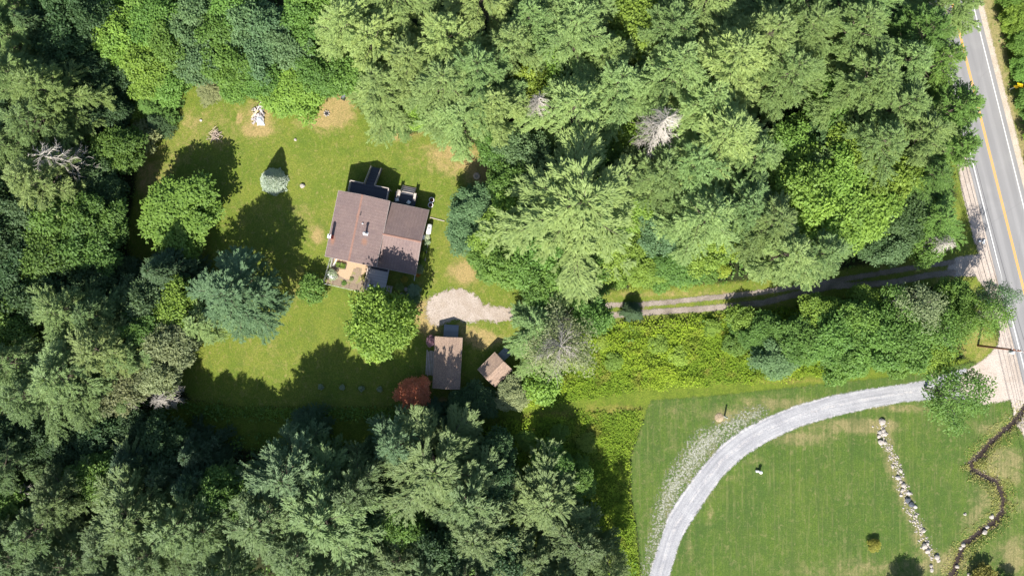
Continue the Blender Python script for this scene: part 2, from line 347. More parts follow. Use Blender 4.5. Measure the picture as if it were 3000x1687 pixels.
SHO = [(roadx(440, -72), 440), (roadx(440, -94), 440), (roadx(560, -108), 560), (roadx(700, -108), 700), (2870, 745), (2810, 752), (2778, 768), (2775, 808), (2860, 810), (roadx(860, -105), 860), (roadx(960, -95), 960), (2925, 1010), (2880, 1055), (2850, 1072), (2815, 1100), (2810, 1150), (2880, 1185), (2960, 1170), (2975, 1230), (3010, 1300), (3080, 1500), (3080, 1100), (roadx(1100, -65), 1100), (roadx(560, -65), 560)]
m = N('gravel_spill'); p = m.pos(); v = m.n('ShaderNodeTexVoronoi', i_Vector=p, i_Scale=3.4).outputs['Distance']; a2 = m.noise(p, 2.4, 6, .75)
al = m.rng(m.math('ADD', m.math('MULTIPLY', m.attr('sd'), .10), m.math('MULTIPLY', m.math('SUBTRACT', a2, .5), 1.6)), -.06, .16)
M_SPILL = m.finish(m.mix(m.rng(v, .1, .6), (.35, .345, .33), (.21, .22, .15)), .95, m.bump(v, .8, .1), alpha=al, spec=.1)
sd_spill = polysd(SPILL); sheet('gravel_spill', sd_spill, M_SPILL)
sd_shr = polysd([(roadx(-200, 68), -200), (roadx(-200, 92), -200), (roadx(1500, 92), 1500), (roadx(1500, 68), 1500)])
sheet('far_shoulder', sd_shr, gravel_mat('sandy_shoulder_far', (.45, .38, .31), (.52, .45, .38), (.36, .32, .2), .35, .2))
sd_drive = polysd(DL + DR)
cl = GX([((a_[0] + b_[0]) / 2, (a_[1] + b_[1]) / 2) for a_, b_ in zip(DL[:16], DR[::-1][:16])])
dcl = np.full(len(GP), 9.); kk = sd_drive > -4; dcl[kk] = dist_line(GP[kk], cl)
trk = np.clip(1 - np.abs(dcl - .0) / .6, 0, 1) * .5 + np.clip(1 - np.abs(dcl - 1.75) / .5, 0, 1) * .6
sgn = np.zeros(len(GP)); best = np.full(len(GP), 1e9)
for i_ in range(len(cl) - 1):
    e_ = cl[i_ + 1] - cl[i_]; w_ = GP - cl[i_]; t_ = np.clip((w_ @ e_) / (e_ @ e_), 0, 1); dd_ = np.linalg.norm(w_ - t_[:, None] * e_, axis=1); c_ = (e_[0] * w_[:, 1] - e_[1] * w_[:, 0]) / np.linalg.norm(e_)
    k_ = dd_ < best; best[k_] = dd_[k_]; sgn[k_] = np.sign(c_[k_]) * dd_[k_]
sheet('gravel_driveway', sd_drive, gravel_mat('gravel_driveway', (.34, .34, .36), (.43, .43, .445), (.29, .285, .28), .38, .2, tracks=(.54, .50, .48)), extra={'trk': trk, 'cross': sgn})
sd_sho = polysd(SHO); sheet('road_shoulder', sd_sho, gravel_mat('sandy_shoulder', (.42, .355, .30), (.50, .43, .375), (.36, .31, .27), .45, .2), margin=1)
# dirt parking pad and the two ruts of the old drive
PAD = [(1252, 885), (1268, 868), (1300, 852), (1345, 845), (1375, 856), (1400, 872), (1420, 892), (1470, 900), (1540, 905), (1620, 905), (1680, 915), (1680, 935), (1560, 945), (1500, 940), (1450, 943), (1410, 938), (1370, 945), (1330, 936), (1300, 948), (1262, 955), (1250, 925)]
sd_pad = polysd(PAD)
sd_r1 = linesd([(1600, 900), (1700, 900), (1800, 893), (1860, 893), (1965, 884), (2082, 872), (2210, 859), (2400, 830), (2568, 802), (2700, 780), (2793, 768)], .42)
sd_r2 = linesd([(1600, 935), (1700, 930), (1783, 924), (1926, 913), (2081, 903), (2237, 886), (2436, 838), (2560, 832), (2630, 825), (2720, 806), (2793, 798)], .5)
dirt = gravel_mat('pale_dirt', (.37, .305, .25), (.45, .385, .335), (.22, .18, .14), 1.5, .3)
sheet('dirt_parking_pad', sd_pad, dirt, margin=1)
sheet('dirt_track', np.maximum(sd_r1, sd_r2), gravel_mat('track_dirt', (.22, .185, .15), (.33, .28, .24), (.17, .145, .11), .35, .15), margin=.8)
# brook
m = N('dark_brook_water'); p = m.pos(); n = m.noise(p, 3, 4)
M_WATER = m.finish(m.mix(n, (.02, .015, .012), (.06, .042, .032)), .12, m.bump(n, .15, .05), alpha=edge_alpha(m, 1.3, .08, .8), spec=.5)
m = N('wet_mud'); p = m.pos(); n = m.noise(p, 3, 5, .7)
M_MUD = m.finish(m.mix(m.rng(n, .35, .65), (.05, .038, .027), (.17, .145, .075)), .7, m.bump(n, .8, .1), alpha=edge_alpha(m, 1.5, .2, .6), spec=.3)
lo = np.full(len(GP), -9.); k = (GP[:, 0] > 65) & (GP[:, 1] < -12); lo[k] = -dist_line(GP[k], BROOK, BRW)
sheet('brook_bank', lo - .05, M_MUD)
sheet('brook', lo + .02, M_WATER)
# wood chip garden ground by the house is laid with the house
# road
Y0, Y1 = -2500, 4200
def strip(name, o0, o1, z, mat, y0=Y0, y1=Y1, parent=None, n=1):
    mb = MB(); ys = [y0 + (y1 - y0) * i / n for i in range(n + 1)]
    for i in range(n):
        q = [G(roadx(y, o), y) for y, o in ((ys[i], o0), (ys[i + 1], o0), (ys[i + 1], o1), (ys[i], o1))]
        mb.add([(v.x, v.y, z) for v in q], [(0, 1, 2, 3)])
    return mb.build(name, mat, parent)
m = N('asphalt'); p = m.pos(); rp = m.stretch(p, 1, 1, 1, radians(-14.04)); 
a1 = m.noise(m.stretch(rp, .8, .05, 1), 1, 5, .6); a2 = m.noise(p, 9, 4, .8); a3 = m.noise(p, .25, 4)
wv = m.n('ShaderNodeSeparateXYZ', i_0=rp).outputs[0]
c = m.mix(m.rng(a1, .3, .7), (.225, .222, .225), (.275, .27, .272)); c = m.mix(m.rng(a2, .4, .7, 0, .5), c, (.19, .19, .195)); c = m.mix(m.rng(a3, .5, .7, 0, .3), c, (.31, .305, .30))
ty = m.math('COSINE', m.math('MULTIPLY', m.math('SUBTRACT', wv, 85.398), 3.75)); c = m.mix(m.rng(m.math('ADD', ty, m.math('MULTIPLY', a1, .8)), -.2, 1.6, .28, 0), c, (.155, .155, .16))
vor = m.n('ShaderNodeTexVoronoi', feature='DISTANCE_TO_EDGE', i_Vector=m.stretch(p, .12, .05, 1, .5), i_Scale=1.).outputs[0]
c = m.mix(m.rng(vor, .0, .006, .2, 0), c, (.14, .14, .14))
M_ASPH = m.finish(c, .9, m.bump(a2, .25, .02), spec=.2)
m = N('road_paint_white'); p = m.pos(); n = m.noise(p, 6, 6, .8); M_RPW = m.finish((.75, .76, .74), .6, alpha=m.rng(n, .22, .36), spec=.3)
m = N('road_paint_yellow'); p = m.pos(); n = m.noise(p, 6, 6, .8); M_RPY = m.finish((.72, .36, .03), .6, alpha=m.rng(n, .22, .36), spec=.3)
tag(strip('road', -70, 74, .115, M_ASPH, n=40), kind='structure')
tag(strip('yellow_centre_line', -3.2, -1.1, .120, M_RPY), kind='structure')
tag(strip('yellow_centre_line', 1.1, 3.2, .120, M_RPY), kind='structure')
tag(strip('white_edge_line', -57, -55, .120, M_RPW), kind='structure')
tag(strip('white_edge_line', 59.5, 61.5, .120, M_RPW), kind='structure')

# ------------------------------------------------------------------ foliage geometry
def diamonds(C, D, U, L, W, droop=0.0):
    """leaf-shaped quads: base C, direction D, side = D x U"""
    D = D / np.linalg.norm(D, axis=1, keepdims=True)
    Sd = np.cross(D, U); Sd /= np.linalg.norm(Sd, axis=1, keepdims=True) + 1e-9
    L = np.asarray(L)[:, None]; W = np.asarray(W)[:, None]
    m_ = C + D * L * .5; tip = C + D * L; tip[:, 2] -= droop * L[:, 0]
    V = np.stack([C, m_ + Sd * W * .5, tip, m_ - Sd * W * .5], 1).reshape(-1, 3)
    F = np.arange(len(V)).reshape(-1, 4); return V, F
def rot_dirs(D, ang):
    r = rng.normal(size=D.shape) * ang; o = D + r; return o / np.linalg.norm(o, axis=1, keepdims=True)
def leaf_mesh(name, C, D, U, L, W, mat, droop=0., v=None):
    V, F = diamonds(C, D, U, L, W, droop)
    v = rng.random(len(F)) if v is None else v
    return np_mesh(name, V, F, mat, {'v': ('FACE', v)})

def make_pine(name, H=20., R=4.6, kind='pine', seed=1, dens=1.0):
    """tapered trunk, layered boughs in preferred directions, each a flat feathery fan of needle tufts"""
    global rng
    rng = np.random.default_rng(seed); r = random.Random(seed)
    wood = MB(); lx, ly = r.uniform(-.6, .6), r.uniform(-.6, .6)
    tp = lambda z: Vector((lx * (z / H) ** 2 + .12 * sin(z * .4), ly * (z / H) ** 2, z))
    rb = H * .0125; pine = kind == 'pine'
    wood.tube([tp(H * i / 9) - Vector((0, 0, .3 if i == 0 else 0)) for i in range(10)], [rb * (1.25 - 1.2 * i / 9) for i in range(10)], 8)
    C = []; D = []; U = []; L = []; W = []; Vv = []
    z00 = z = H * (.28 if pine else .10); nd = r.choice([8, 9, 10]) if pine else 12
    dirs = [(2 * pi * i / nd + r.uniform(-.2, .2), r.uniform(.74, 1.16)) for i in range(nd)]
    q0 = 0
    while z < H - .25:
        t = (z - z00) / (H - z00)
        prof = (min(1, .72 + 1.3 * t) * (1 - t) ** .72 * 1.1 + .04) if pine else (1 - t) ** .9 + .03
        nb = (r.choice([3, 4, 4, 5]) if t < .9 else 4) if pine else 6
        q0 += r.choice([1, 2, 3]); stp = nd / nb
        for b in range(nb):
            az0, lobe = dirs[int(q0 + b * stp) % nd]; az = az0 + r.uniform(-.16, .16)
            Lb = R * prof * lobe * r.uniform(.82, 1.12)
            el = (radians(10 + 42 * t ** 1.8) if pine else radians(0 + 30 * t)) + r.uniform(-.12, .12)
            p0 = tp(z); d0 = Vector((cos(az) * cos(el), sin(az) * cos(el), sin(el))); curve = (.06 if pine else -.10) + r.uniform(-.05, .05)
            n_ = 5; pts = [p0 + d0 * Lb * i / n_ + Vector((0, 0, curve * Lb * (i / n_) ** 2)) for i in range(n_ + 1)]
            wood.tube(pts, [max(.012, .012 + .024 * Lb * .5 * (1 - i / n_)) for i in range(n_ + 1)], 4, cap=False)
            s = .30 if Lb > 1.8 else .05; ds = .30 / max(Lb, .4) / dens; side = 1; bshade = r.random()
            while s < 1.03:
                base = p0 + d0 * Lb * s + Vector((0, 0, curve * Lb * s * s))
                tw = (.16 + .30 * sin(pi * min(1, s) ** 1.2)) * Lb * r.uniform(.6, 1.15) * (1 if pine else .75) + .25
                aa = az + side * r.uniform(.35, .75) * (1 if s < .95 else .4); side = -side; e2 = el * .5 + r.uniform(-.12, .25)
                td = Vector((cos(aa) * cos(e2), sin(aa) * cos(e2), sin(e2))); k = .15
                while k < tw:
                    q = base + td * k + Vector((0, 0, -.08 * k * k)); shade = r.random()
                    for _ in range(8 if pine else 6):
                        ph = r.uniform(-.75, .75)
                        C.append(q + Vector((r.uniform(-.09, .09), r.uniform(-.09, .09), r.uniform(-.06, .10)))); D.append((cos(aa + ph) * .95, sin(aa + ph) * .95, r.uniform(-.25, .5 if pine else .25)))
                        U.append((r.uniform(-.35, .35), r.uniform(-.35, .35), 1)); L.append(r.uniform(.30, .58)); W.append(r.uniform(.07, .13)); Vv.append(.35 * bshade + .35 * shade + .3 * r.random())
                    k += .30
                s += ds
        z += (r.uniform(.6, 1.0) if pine else .42) * (1 - .35 * t)
    for _ in range(40):
        az = r.uniform(0, 6.28); q = tp(H - r.uniform(.0, .9)); C.append(q); D.append((cos(az) * .6, sin(az) * .6, .9)); U.append((sin(az), cos(az), .4)); L.append(.5); W.append(.13); Vv.append(r.random())
    C, D, U = np.array(C), np.array(D, dtype=float), np.array(U, dtype=float)
    return (leaf_mesh(name + '_crown', C, D, U, np.array(L), np.array(W), M_NEED, .08, np.array(Vv)), wood.mesh(name + '_trunk', M_BARK, True), H, R)

def make_broad(name, H=12., R=4.2, seed=1, leaf=.36, ncl=58, perc=230, low=.28, mat=None, bark=None, flat=1.0):
    """trunk, forking limbs, leaf clumps spread through the crown"""
    global rng
    rng = np.random.default_rng(seed); r = random.Random(seed); wood = MB()
    rb = max(.05, H * .014); fork = H * r.uniform(.25, .38)
    wood.tube([(0, 0, -.3), (.05, 0, fork * .5), (0, .05, fork)], [rb * 1.3, rb, rb * .85], 8)
    zc = H * (low + 1) / 2; hz = H * (1 - low) / 2
    cl = []
    for i in range(ncl):
        th = i * 2.39996 + r.uniform(-.3, .3); u = 1 - 1.75 * (i + .5) / ncl
        rad = r.uniform(.68, 1.0) if r.random() < .8 else r.uniform(.25, .6)
        s = sqrt(max(0, 1 - u * u))
        lob = 1 + .16 * sin(3 * th + seed) + .10 * sin(5 * th + 2 * seed)
        c = Vector((cos(th) * s * R * rad * lob * .86, sin(th) * s * R * rad * lob * .86, zc + u * hz * rad * .9 * flat))
        cl.append((c, R * r.uniform(.2, .34)))
    for c, cr in cl[::(2 if bark is None else 1)]:
        mid = Vector((c.x * .45, c.y * .45, fork + (c.z - fork) * .55))
        wood.tube([(0, 0, fork * r.uniform(.7, 1)), mid, c * .96 + Vector((0, 0, -.1))], [rb * .5, rb * .28, .02], 5, cap=False)
    C = []; D = []; U = []; L = []; W = []; Vv = []
    for c, cr in cl:
        n = int(perc * (cr / (R * .27)) ** 2)
        d = rng.normal(size=(n, 3)); d /= np.linalg.norm(d, axis=1, keepdims=True); d[:, 2] = np.where(d[:, 2] < -.3, -d[:, 2] * .6, d[:, 2])
        rr = cr * (rng.random(n) ** .4)[:, None]
        rr *= (1 + .25 * np.sin(d[:, :1] * 7 + c.x) * np.cos(d[:, 1:2] * 6))
        p_ = np.array(c) + d * rr * np.array([1, 1, .62])
        C.append(p_); hd = d.copy(); hd[:, 2] *= .3; hd[:, 2] -= .25
        D.append(hd + rng.normal(size=(n, 3)) * .45); up = d * .8 + np.array([0, 0, .9]); U.append(up + rng.normal(size=(n, 3)) * .38)
        L.append(leaf * rng.uniform(.7, 1.35, n)); W.append(leaf * rng.uniform(.45, .85, n)); Vv.append(.5 * r.random() + .5 * rng.random(n))
    me = leaf_mesh(name + '_crown', np.concatenate(C), np.concatenate(D), np.concatenate(U), np.concatenate(L), np.concatenate(W), mat or M_LEAF, .1, np.concatenate(Vv))
    return (me, wood.mesh(name + '_trunk', bark or M_BARK, True), H, R)

def make_dead(name, H=15., R=3.2, seed=1, n1=60, low=.35, mat=None, droop=-.3):
    """bare trunk with many fine grey twigs; crown = the twigs"""
    r = random.Random(seed); wood = MB(); tw = MB()
    tp = lambda z: Vector((.25 * sin(z * .3), .2 * cos(z * .25), z))
    wood.tube([tp(H * i / 7) - Vector((0, 0, .3 if i == 0 else 0)) for i in range(8)], [H * .011 * (1.1 - i / 7) + .015 for i in range(8)], 7)
    for i in range(n1):
        z = H * (low + (1 - low) * (i + r.random()) / n1); t = (z / H - low) / (1 - low)
        az = i * 2.4 + r.uniform(-.4, .4); Lb = R * (1 - t * .5) * r.uniform(.6, 1.1); el = r.uniform(-.1, .5)
        d = Vector((cos(az) * cos(el), sin(az) * cos(el), sin(el))); p0 = tp(z)
        pts = [p0 + d * Lb * k / 4 + Vector((r.uniform(-.08, .08), r.uniform(-.08, .08), droop * Lb * (k / 4) ** 2)) for k in range(5)]
        tw.tube(pts, [.045, .035, .027, .02, .012], 3, cap=False)
        for j in range(12):
            s = r.uniform(.2, 1); b = p0 + d * Lb * s + Vector((0, 0, droop * Lb * s * s)); aa = az + r.choice((-1, 1)) * r.uniform(.2, .9)
            l = Lb * r.uniform(.15, .38); q = Vector((cos(aa), sin(aa), r.uniform(-.5, .5))).normalized()
            b2 = b + q * l * .5 + Vector((0, 0, -.05)); b3 = b + q * l + Vector((r.uniform(-.1, .1), r.uniform(-.1, .1), -.12))
            tw.tube([b, b2, b3], [.022, .018, .009], 3, cap=False)
    return (tw.mesh(name + '_twigs', mat or M_DEAD), wood.mesh(name + '_trunk', mat or M_DEAD, True), H, R)
# ------------------------------------------------------------------ trees
# apex x, apex y (photo px), crown radius px, height m, kind, tone
TONES = {'p': (.235, .335, .112), 'q': (.175, .27, .085), 'f': (.07, .13, .048), 'g': (.12, .225, .042), 'b': (.18, .29, .045),
         'y': (.24, .33, .045), 'd': (.062, .12, .04), 'u': (.12, .205, .088), 'w': (.20, .24, .12), 'c': (.168, .245, .074), 'e': (.12, .19, .055)}
TONEW = {'c': 'cool green', 'e': 'dark cool green', 'p': 'pale green', 'q': 'soft green', 'f': 'dark green', 'g': 'mid green', 'b': 'bright green', 'y': 'yellow green', 'd': 'deep green', 'u': 'bluish green', 'w': 'greyish green'}
DATA = """
1640 985 26 1.4 S b;1770 1000 26 1.2 S y;1930 1010 30 1.4 S b;2090 960 26 1.6 S b;2170 950 34 2 S g;1620 1060 30 1.4 S y;1800 1060 28 1.2 S b;1990 1045 30 1.4 S y;2160 1010 36 2 S g;1600 1120 34 1.6 S b;1640 1270 28 1.3 S b;1720 1300 30 1.4 S y;1700 1360 28 1.5 S b;1540 1290 30 1.5 S b;1810 820 30 2 S b;1870 830 28 1.8 S y;1940 830 30 2 S g;2010 815 34 2.4 S b;2080 800 32 2.2 S g;1760 840 30 2.2 S g;2120 790 26 2 S y;
40 40 75 15 H f;140 90 75 13 M d;225 35 70 13 M d;-20 210 100 19 P q;60 235 100 19 P q;150 200 75 11 M d;255 190 75 10 M d;45 345 95 18 P q;200 300 80 10 M d;
285 300 70 8 M d;105 450 75 18 D -;30 520 100 19 P p;310 430 75 9 M g;240 520 80 10 M d;120 620 90 14 M g;30 600 80 15 M u;230 640 85 13 M g;
90 740 95 14 M g;200 720 85 13 M g;20 800 90 14 M d;140 830 80 12 M d;260 810 70 10 M d;340 800 60 7 M d;
265 40 85 11 M b;345 95 85 11 M b;420 30 80 12 M g;400 170 85 10 M b;480 110 80 12 M g;540 40 85 12 M u;555 140 85 11 M u;470 220 70 8 M g;620 60 80 12 M g;
640 160 80 11 M g;585 235 45 6 H w;690 50 80 12 M u;720 140 75 11 M u;400 240 55 5 M b;675 220 60 8 M g;770 60 85 12 M u;840 110 80 12 M u;880 40 80 13 M g;
850 248 92 8 M b;760 200 70 9 M g;920 190 75 11 M g;330 270 45 5 S b;
420 305 55 6 H g;385 325 40 4 S b;405 390 48 4 S w;440 345 38 5 H f;
985 50 100 19 P p;1075 90 105 18 P p;1020 180 80 14 M g;1100 240 92 15 P p;1190 150 100 17 P p;1290 80 105 20 P p;
1290 210 105 19 P p;1400 190 105 20 P q;1220 310 50 9 M b;1345 315 88 16 P p;1450 285 88 18 P p;1450 410 60 10 M g;1505 420 65 11 M u;1150 350 40 7 P q;1500 480 50 9 M b;1500 590 65 10 M b;
1500 90 90 19 P p;1560 25 80 20 P q;1600 150 75 13 M b;1690 50 110 20 P p;1890 50 105 13 M b;1540 210 80 12 M y;1800 130 85 16 P q;
1690 290 125 18 P p;1575 285 48 18 D -;1830 230 95 18 P p;1990 60 100 19 P q;2000 180 110 20 P p;2180 150 135 23 P p;
1740 420 85 10 M g;1640 400 70 9 M g;1835 375 70 9 M b;1962 350 80 21 D -;2090 290 110 19 P p;2150 380 130 21 P p;2060 470 110 18 P q;1960 500 95 16 P q;
1695 600 190 22 P p;1500 500 70 11 M g;1560 440 70 11 M u;
2290 70 110 22 P p;2410 50 100 21 P q;2350 190 105 20 P q;2560 50 105 20 P q;2760 70 90 19 P g;2600 200 110 20 P q;2700 160 95 19 P q;
2810 150 75 18 P g;2480 270 85 13 M g;2680 290 100 19 P q;2850 300 85 17 P g;2440 400 95 10 M d;2350 430 90 11 M g;
2620 400 105 19 P q;2740 380 100 18 P q;2850 420 70 16 P g;2530 430 80 14 M b;2380 530 100 15 M b;2500 520 100 15 M b;2650 500 100 14 M b;2760 500 70 15 P g;2240 450 90 17 P q;
1390 590 70 7 M u;1360 680 60 6 M u;1460 690 75 10 M b;1485 772 72 12 M g;1540 770 80 13 M g;1585 845 60 11 M g;1430 760 60 6 M g;
1640 800 85 12 M g;1730 770 80 10 M g;1590 720 80 14 M g;1850 600 80 11 M b;1800 720 85 10 M b;1930 660 80 10 M u;1890 780 65 5 M b;2000 760 75 7 M g;1990 590 75 12 P q;
2090 620 105 18 P p;2080 720 80 9 M b;2165 690 70 10 M y;2210 590 95 17 P q;2300 640 110 18 P q;2420 620 110 15 M b;2550 610 110 14 M b;2350 742 90 18 P p;2450 740 85 17 P q;
1240 1720 90 15 P q;2680 630 80 11 M d;2780 640 80 12 P g;2640 715 65 9 M u;2750 720 55 9 M g;2790 715 42 12 D -;2580 700 55 8 M d;1660 880 60 9 M g;1600 860 65 10 M g;
1565 955 80 12 P q;1650 1010 110 15 W w;1740 920 70 11 M g;1400 1180 55 4 M d;1345 1190 45 3.5 M d;1500 1160 50 4 M w;1590 1130 60 5 S b;1575 1035 62 8 P q;
1862 915 30 4 H f;2250 980 62 4.5 M g;2290 1050 70 6 M u;2370 1000 80 7.5 M g;2430 930 70 7.5 M b;2475 990 85 9.5 M g;2550 950 75 11 M g;2600 1010 90 11 M g;2560 895 55 8 M b;2500 1060 70 9 M g;
2660 920 75 12 B g;2740 910 80 14 B w;2700 1000 85 12 M g;2790 980 85 12 B g;2830 880 65 9 M g;2850 950 65 11 B g;2765 1040 60 10 M b;2680 1050 60 8 M g;2960 930 60 14 B g;2985 870 50 14 B u;2855 1172 100 12.5 B g;2180 930 40 4 S b;
495 622 118 8.5 M b;505 705 60 6 M b;
430 790 80 14 H f;390 880 75 12 M u;645 870 120 14.5 P u;560 955 65 11 P p;480 900 80 11 M b;460 1000 80 12 M w;380 960 70 13 M g;
130 920 100 17 P q;230 930 80 16 P q;240 1030 105 18 P p;130 1110 110 19 P p;330 1050 80 14 P q;300 1140 85 12 M w;365 1180 50 9 D -;455 1170 50 9 D -;20 1180 100 18 P q;420 1100 70 11 M w;200 1180 80 15 P q;30 890 80 15 M d;
50 1310 80 11 M d;150 1330 75 10 M d;250 1290 80 10 M d;350 1270 75 9 M d;440 1310 80 10 M d;530 1350 75 11 H f;60 1440 45 10 D -;330 1380 85 14 H f;430 1410 80 13 H f;240 1420 80 13 M g;520 1440 85 13 H f;
110 1500 95 17 P q;330 1540 130 18 P p;480 1570 125 18 P p;40 1600 100 18 P q;260 1640 95 17 P q;380 1660 100 18 P q;560 1590 90 17 P q;620 1480 85 14 M g;90 1720 100 18 P q;
875 1270 55 9 H f;815 1405 125 16 P u;740 1560 125 17 P p;930 1560 150 18 P p;1010 1460 90 17 P q;850 1660 100 18 P q;
1255 1245 50 8 H f;1145 1325 70 15 P u;1262 1405 150 15.5 P p;1360 1500 120 15.5 P p;1400 1600 110 15 P p;1330 1290 60 8 H f;1290 1640 80 14 M d;1040 1560 70 12 M d;1170 1570 75 12 M g;1150 1660 90 13 P q;1060 1700 80 13 P q;1080 1340 50 9 M d;1450 1330 60 9 M d;1440 1450 70 11 M d;
1600 1480 110 11.5 P p;1560 1650 80 11 P q;1700 1625 95 12 P q;1470 1660 90 13 M d;1800 1715 60 14 P q;1620 1370 60 8 M g;1700 1420 50 7 M g;
3000 40 45 5 M b;3030 115 50 5 M g;3035 190 45 5 M g;3060 300 50 5 M g;3080 400 50 5 M b;3100 500 50 5 M g;2990 -40 50 5 M g;
1700 -40 110 20 P p;2100 -50 110 21 P p;2400 -60 110 21 P q;2600 -60 110 20 P q;1400 -50 110 20 P p;1150 -60 110 19 P p;900 -50 90 14 M g;650 -40 90 13 M g;400 -50 90 12 M g;100 -50 90 15 M d;-60 80 90 16 P q;-70 400 90 17 P q;-60 700 90 15 M d;-60 1080 100 18 P q;-60 1400 90 16 P q;-60 1700 90 17 P q;-45 1300 80 13 M d;-50 1490 80 13 M g;-60 1590 80 15 P q;-50 950 85 15 M g;-60 560 85 15 M d;-50 -30 90 15 P q;-60 820 80 12 M g;-60 300 80 13 M d;2860 -50 80 16 P q;
240 1760 100 18 P q;580 1780 100 18 P q;900 1790 100 18 P q;1350 1780 100 17 P q;1640 1780 90 14 P q
"""
BV = {}
BV['P'] = [make_pine('pine', 19, 6.2, 'pine', s, dn) for s, dn in ((1, 1), (2, 1), (3, 1.05), (4, .95), (5, 1), (6, 1))]
BV['H'] = [make_pine('fir', 14, 3.4, 'fir', s) for s in (11, 12)]
BV['M'] = [make_broad('maple', 12, 4.3, s, ncl=nc, perc=pc) for s, nc, pc in ((21, 60, 230), (22, 52, 250), (23, 66, 210), (24, 58, 230))]
BV['B'] = [make_broad('birch', 13, 4.2, s, leaf=.28, ncl=54, perc=80, bark=M_BIRCH) for s in (31, 32)]
BV['W'] = [make_broad('bare', 14, 4.6, 33, leaf=.26, ncl=60, perc=85, bark=M_DEAD)]; TWIG = make_dead('bare_twigs', 14.0, 4.3, 55, 60, .45, plain('grey_twig', (.27, .25, .22), .9, .3, 4), droop=.05)[0]
BV['S'] = [make_broad('shrub', 3.2, 2., s, leaf=.26, ncl=26, perc=90, low=.02) for s in (41, 42)]
BV['D'] = [make_dead('dead', 15, 3.0, 51, 110), make_dead('dead', 12, 3.0, 52, 46, .3, droop=-.12)]
KN = {'P': ('pine_tree', 'pine', 'pine tree'), 'H': ('fir_tree', 'fir', 'fir tree'), 'M': ('leafy_tree', 'leafy tree', 'tree'), 'B': ('birch_tree', 'thin leaved birch', 'tree'),
      'W': ('half_bare_tree', 'half bare tree', 'tree'), 'S': ('bush', 'bush', 'bush'), 'D': ('dead_tree', 'bare dead tree', 'dead tree')}
GRP = {'P': 'pine trees of the wood', 'H': 'dark fir trees of the wood', 'M': 'leafy trees of the wood', 'B': 'thin birches by the road', 'S': 'low bushes at the edge of the wood', 'D': 'bare dead trees'}
LAND = [('the house', 1110, 670), ('the blue spruce', 788, 522), ('the red leaved tree', 1210, 1158), ('the long shed', 1310, 1060), ('the small shed', 1445, 1090),
        ('the parking pad', 1360, 890), ('the yellow sign', 2985, 255), ('the utility pole', 2930, 1030), ('the upper left corner', 0, 0), ('the lower left corner', 0, 1687), ('the rut track', 2030, 890),
        ('the gravel bend', 2030, 1450), ('the left edge middle', 0, 843), ('the top edge middle', 1500, 0), ('the bottom edge middle', 1400, 1687), ('the track mouth', 2800, 780), ('the brush heap', 634, 399),
        ('the grey dead tree', 1955, 370), ('the debris heap', 757, 340), ('the upper road end', 2790, 0)]
def side(dx, dy):
    an = math.degrees(atan2(-dy, dx)) % 360
    return ['right', 'upper right', 'straight above', 'upper left', 'left', 'lower left', 'straight below', 'lower right'][int((an + 22.5) // 45) % 8]
ofs = lambda s: '' if 'straight' in s else 'of '
ORD = ['nearest', 'second nearest', 'third nearest', 'fourth nearest', 'fifth nearest', 'sixth nearest', 'seventh nearest', 'eighth nearest', 'ninth nearest', 'tenth nearest', 'eleventh nearest', 'twelfth nearest']
trees = []
for s in DATA.replace('\n', '').split(';'):
    q = s.split()
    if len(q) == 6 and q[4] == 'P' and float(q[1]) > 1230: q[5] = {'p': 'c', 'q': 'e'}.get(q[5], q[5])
    if len(q) == 6: trees.append([float(q[0]), float(q[1]), float(q[2]), float(q[3]), q[4], q[5]])
buck = {}
for i, t in enumerate(trees):
    best = min(LAND, key=lambda l: (0 if True else 0, sqrt((t[0] - l[1]) ** 2 + (t[1] - l[2]) ** 2) + (0 if l[0] != KN else 0)) if not (t[4] == 'D' and 'dead' in l[0]) else (0, 1e9))
    d = sqrt((t[0] - best[1]) ** 2 + (t[1] - best[2]) ** 2); sd = side(t[0] - best[1], t[1] - best[2])
    buck.setdefault((best[0], sd, t[4], t[5]), []).append((d, i))
LBL = {}
for (l, sd, k, tn), lst in buck.items():
    for n_, (d, i) in enumerate(sorted(lst)):
        adj = (TONEW[tn] + ' ') if tn in TONEW else 'grey '
        size = '' if k in 'DS' else ('tall ' if trees[i][3] >= 17 else 'small ' if trees[i][3] <= 7 else '')
        o = ORD[n_] if len(lst) > 1 else ''
        LBL[i] = f"{size}{adj}{KN[k][1]}, " + (f"{o} {sd} {ofs(sd)}{l}" if o else f"{sd} {ofs(sd)}{l}")
LBL_FIX = {}
for i, t in enumerate(trees):
    if t[:2] == [1962, 350]: LBL[i] = 'tall silvery grey dead tree with bare twigs in the upper right wood'
    if t[:2] == [495, 622]: LBL[i] = 'wide bright green leafy tree standing free on the left lawn below the brush heap'
    if t[:2] == [505, 705]: LBL[i] = 'small bright green tree just below the wide lone tree on the left lawn'
    if t[:2] == [1695, 600]: LBL[i] = 'widest pale green pine seen from above, starry crown right of the house clearing'
    if t[:2] == [1650, 1010]: LBL[i] = 'half bare greyish tree right of the small slant shed'
    if t[:2] == [1862, 915]: LBL[i] = 'small dark fir standing alone on the lower edge of the rut track'
    if t[:2] == [2850, 1160]: LBL[i] = 'thin leaved tree leaning over the road end of the gravel drive'
first = {}
def put_tree(kind, loc, R_, h_, col, rz, lab, var=0):
    cr, tr, vh, vr = BV[kind][var % len(BV[kind])]
    nm, _, cat = KN[kind]
    root = thing(nm, lab, cat, loc, rz, GRP.get(kind))
    c = link('crown' if kind != 'D' else 'twigs', cr, root); t_ = link('trunk', tr, root)
    if kind == 'W': link('twigs', TWIG, root)
    s = R_ / vr; root.scale = (s, s, h_ / vh); c.color = (*col, 1)
    return root
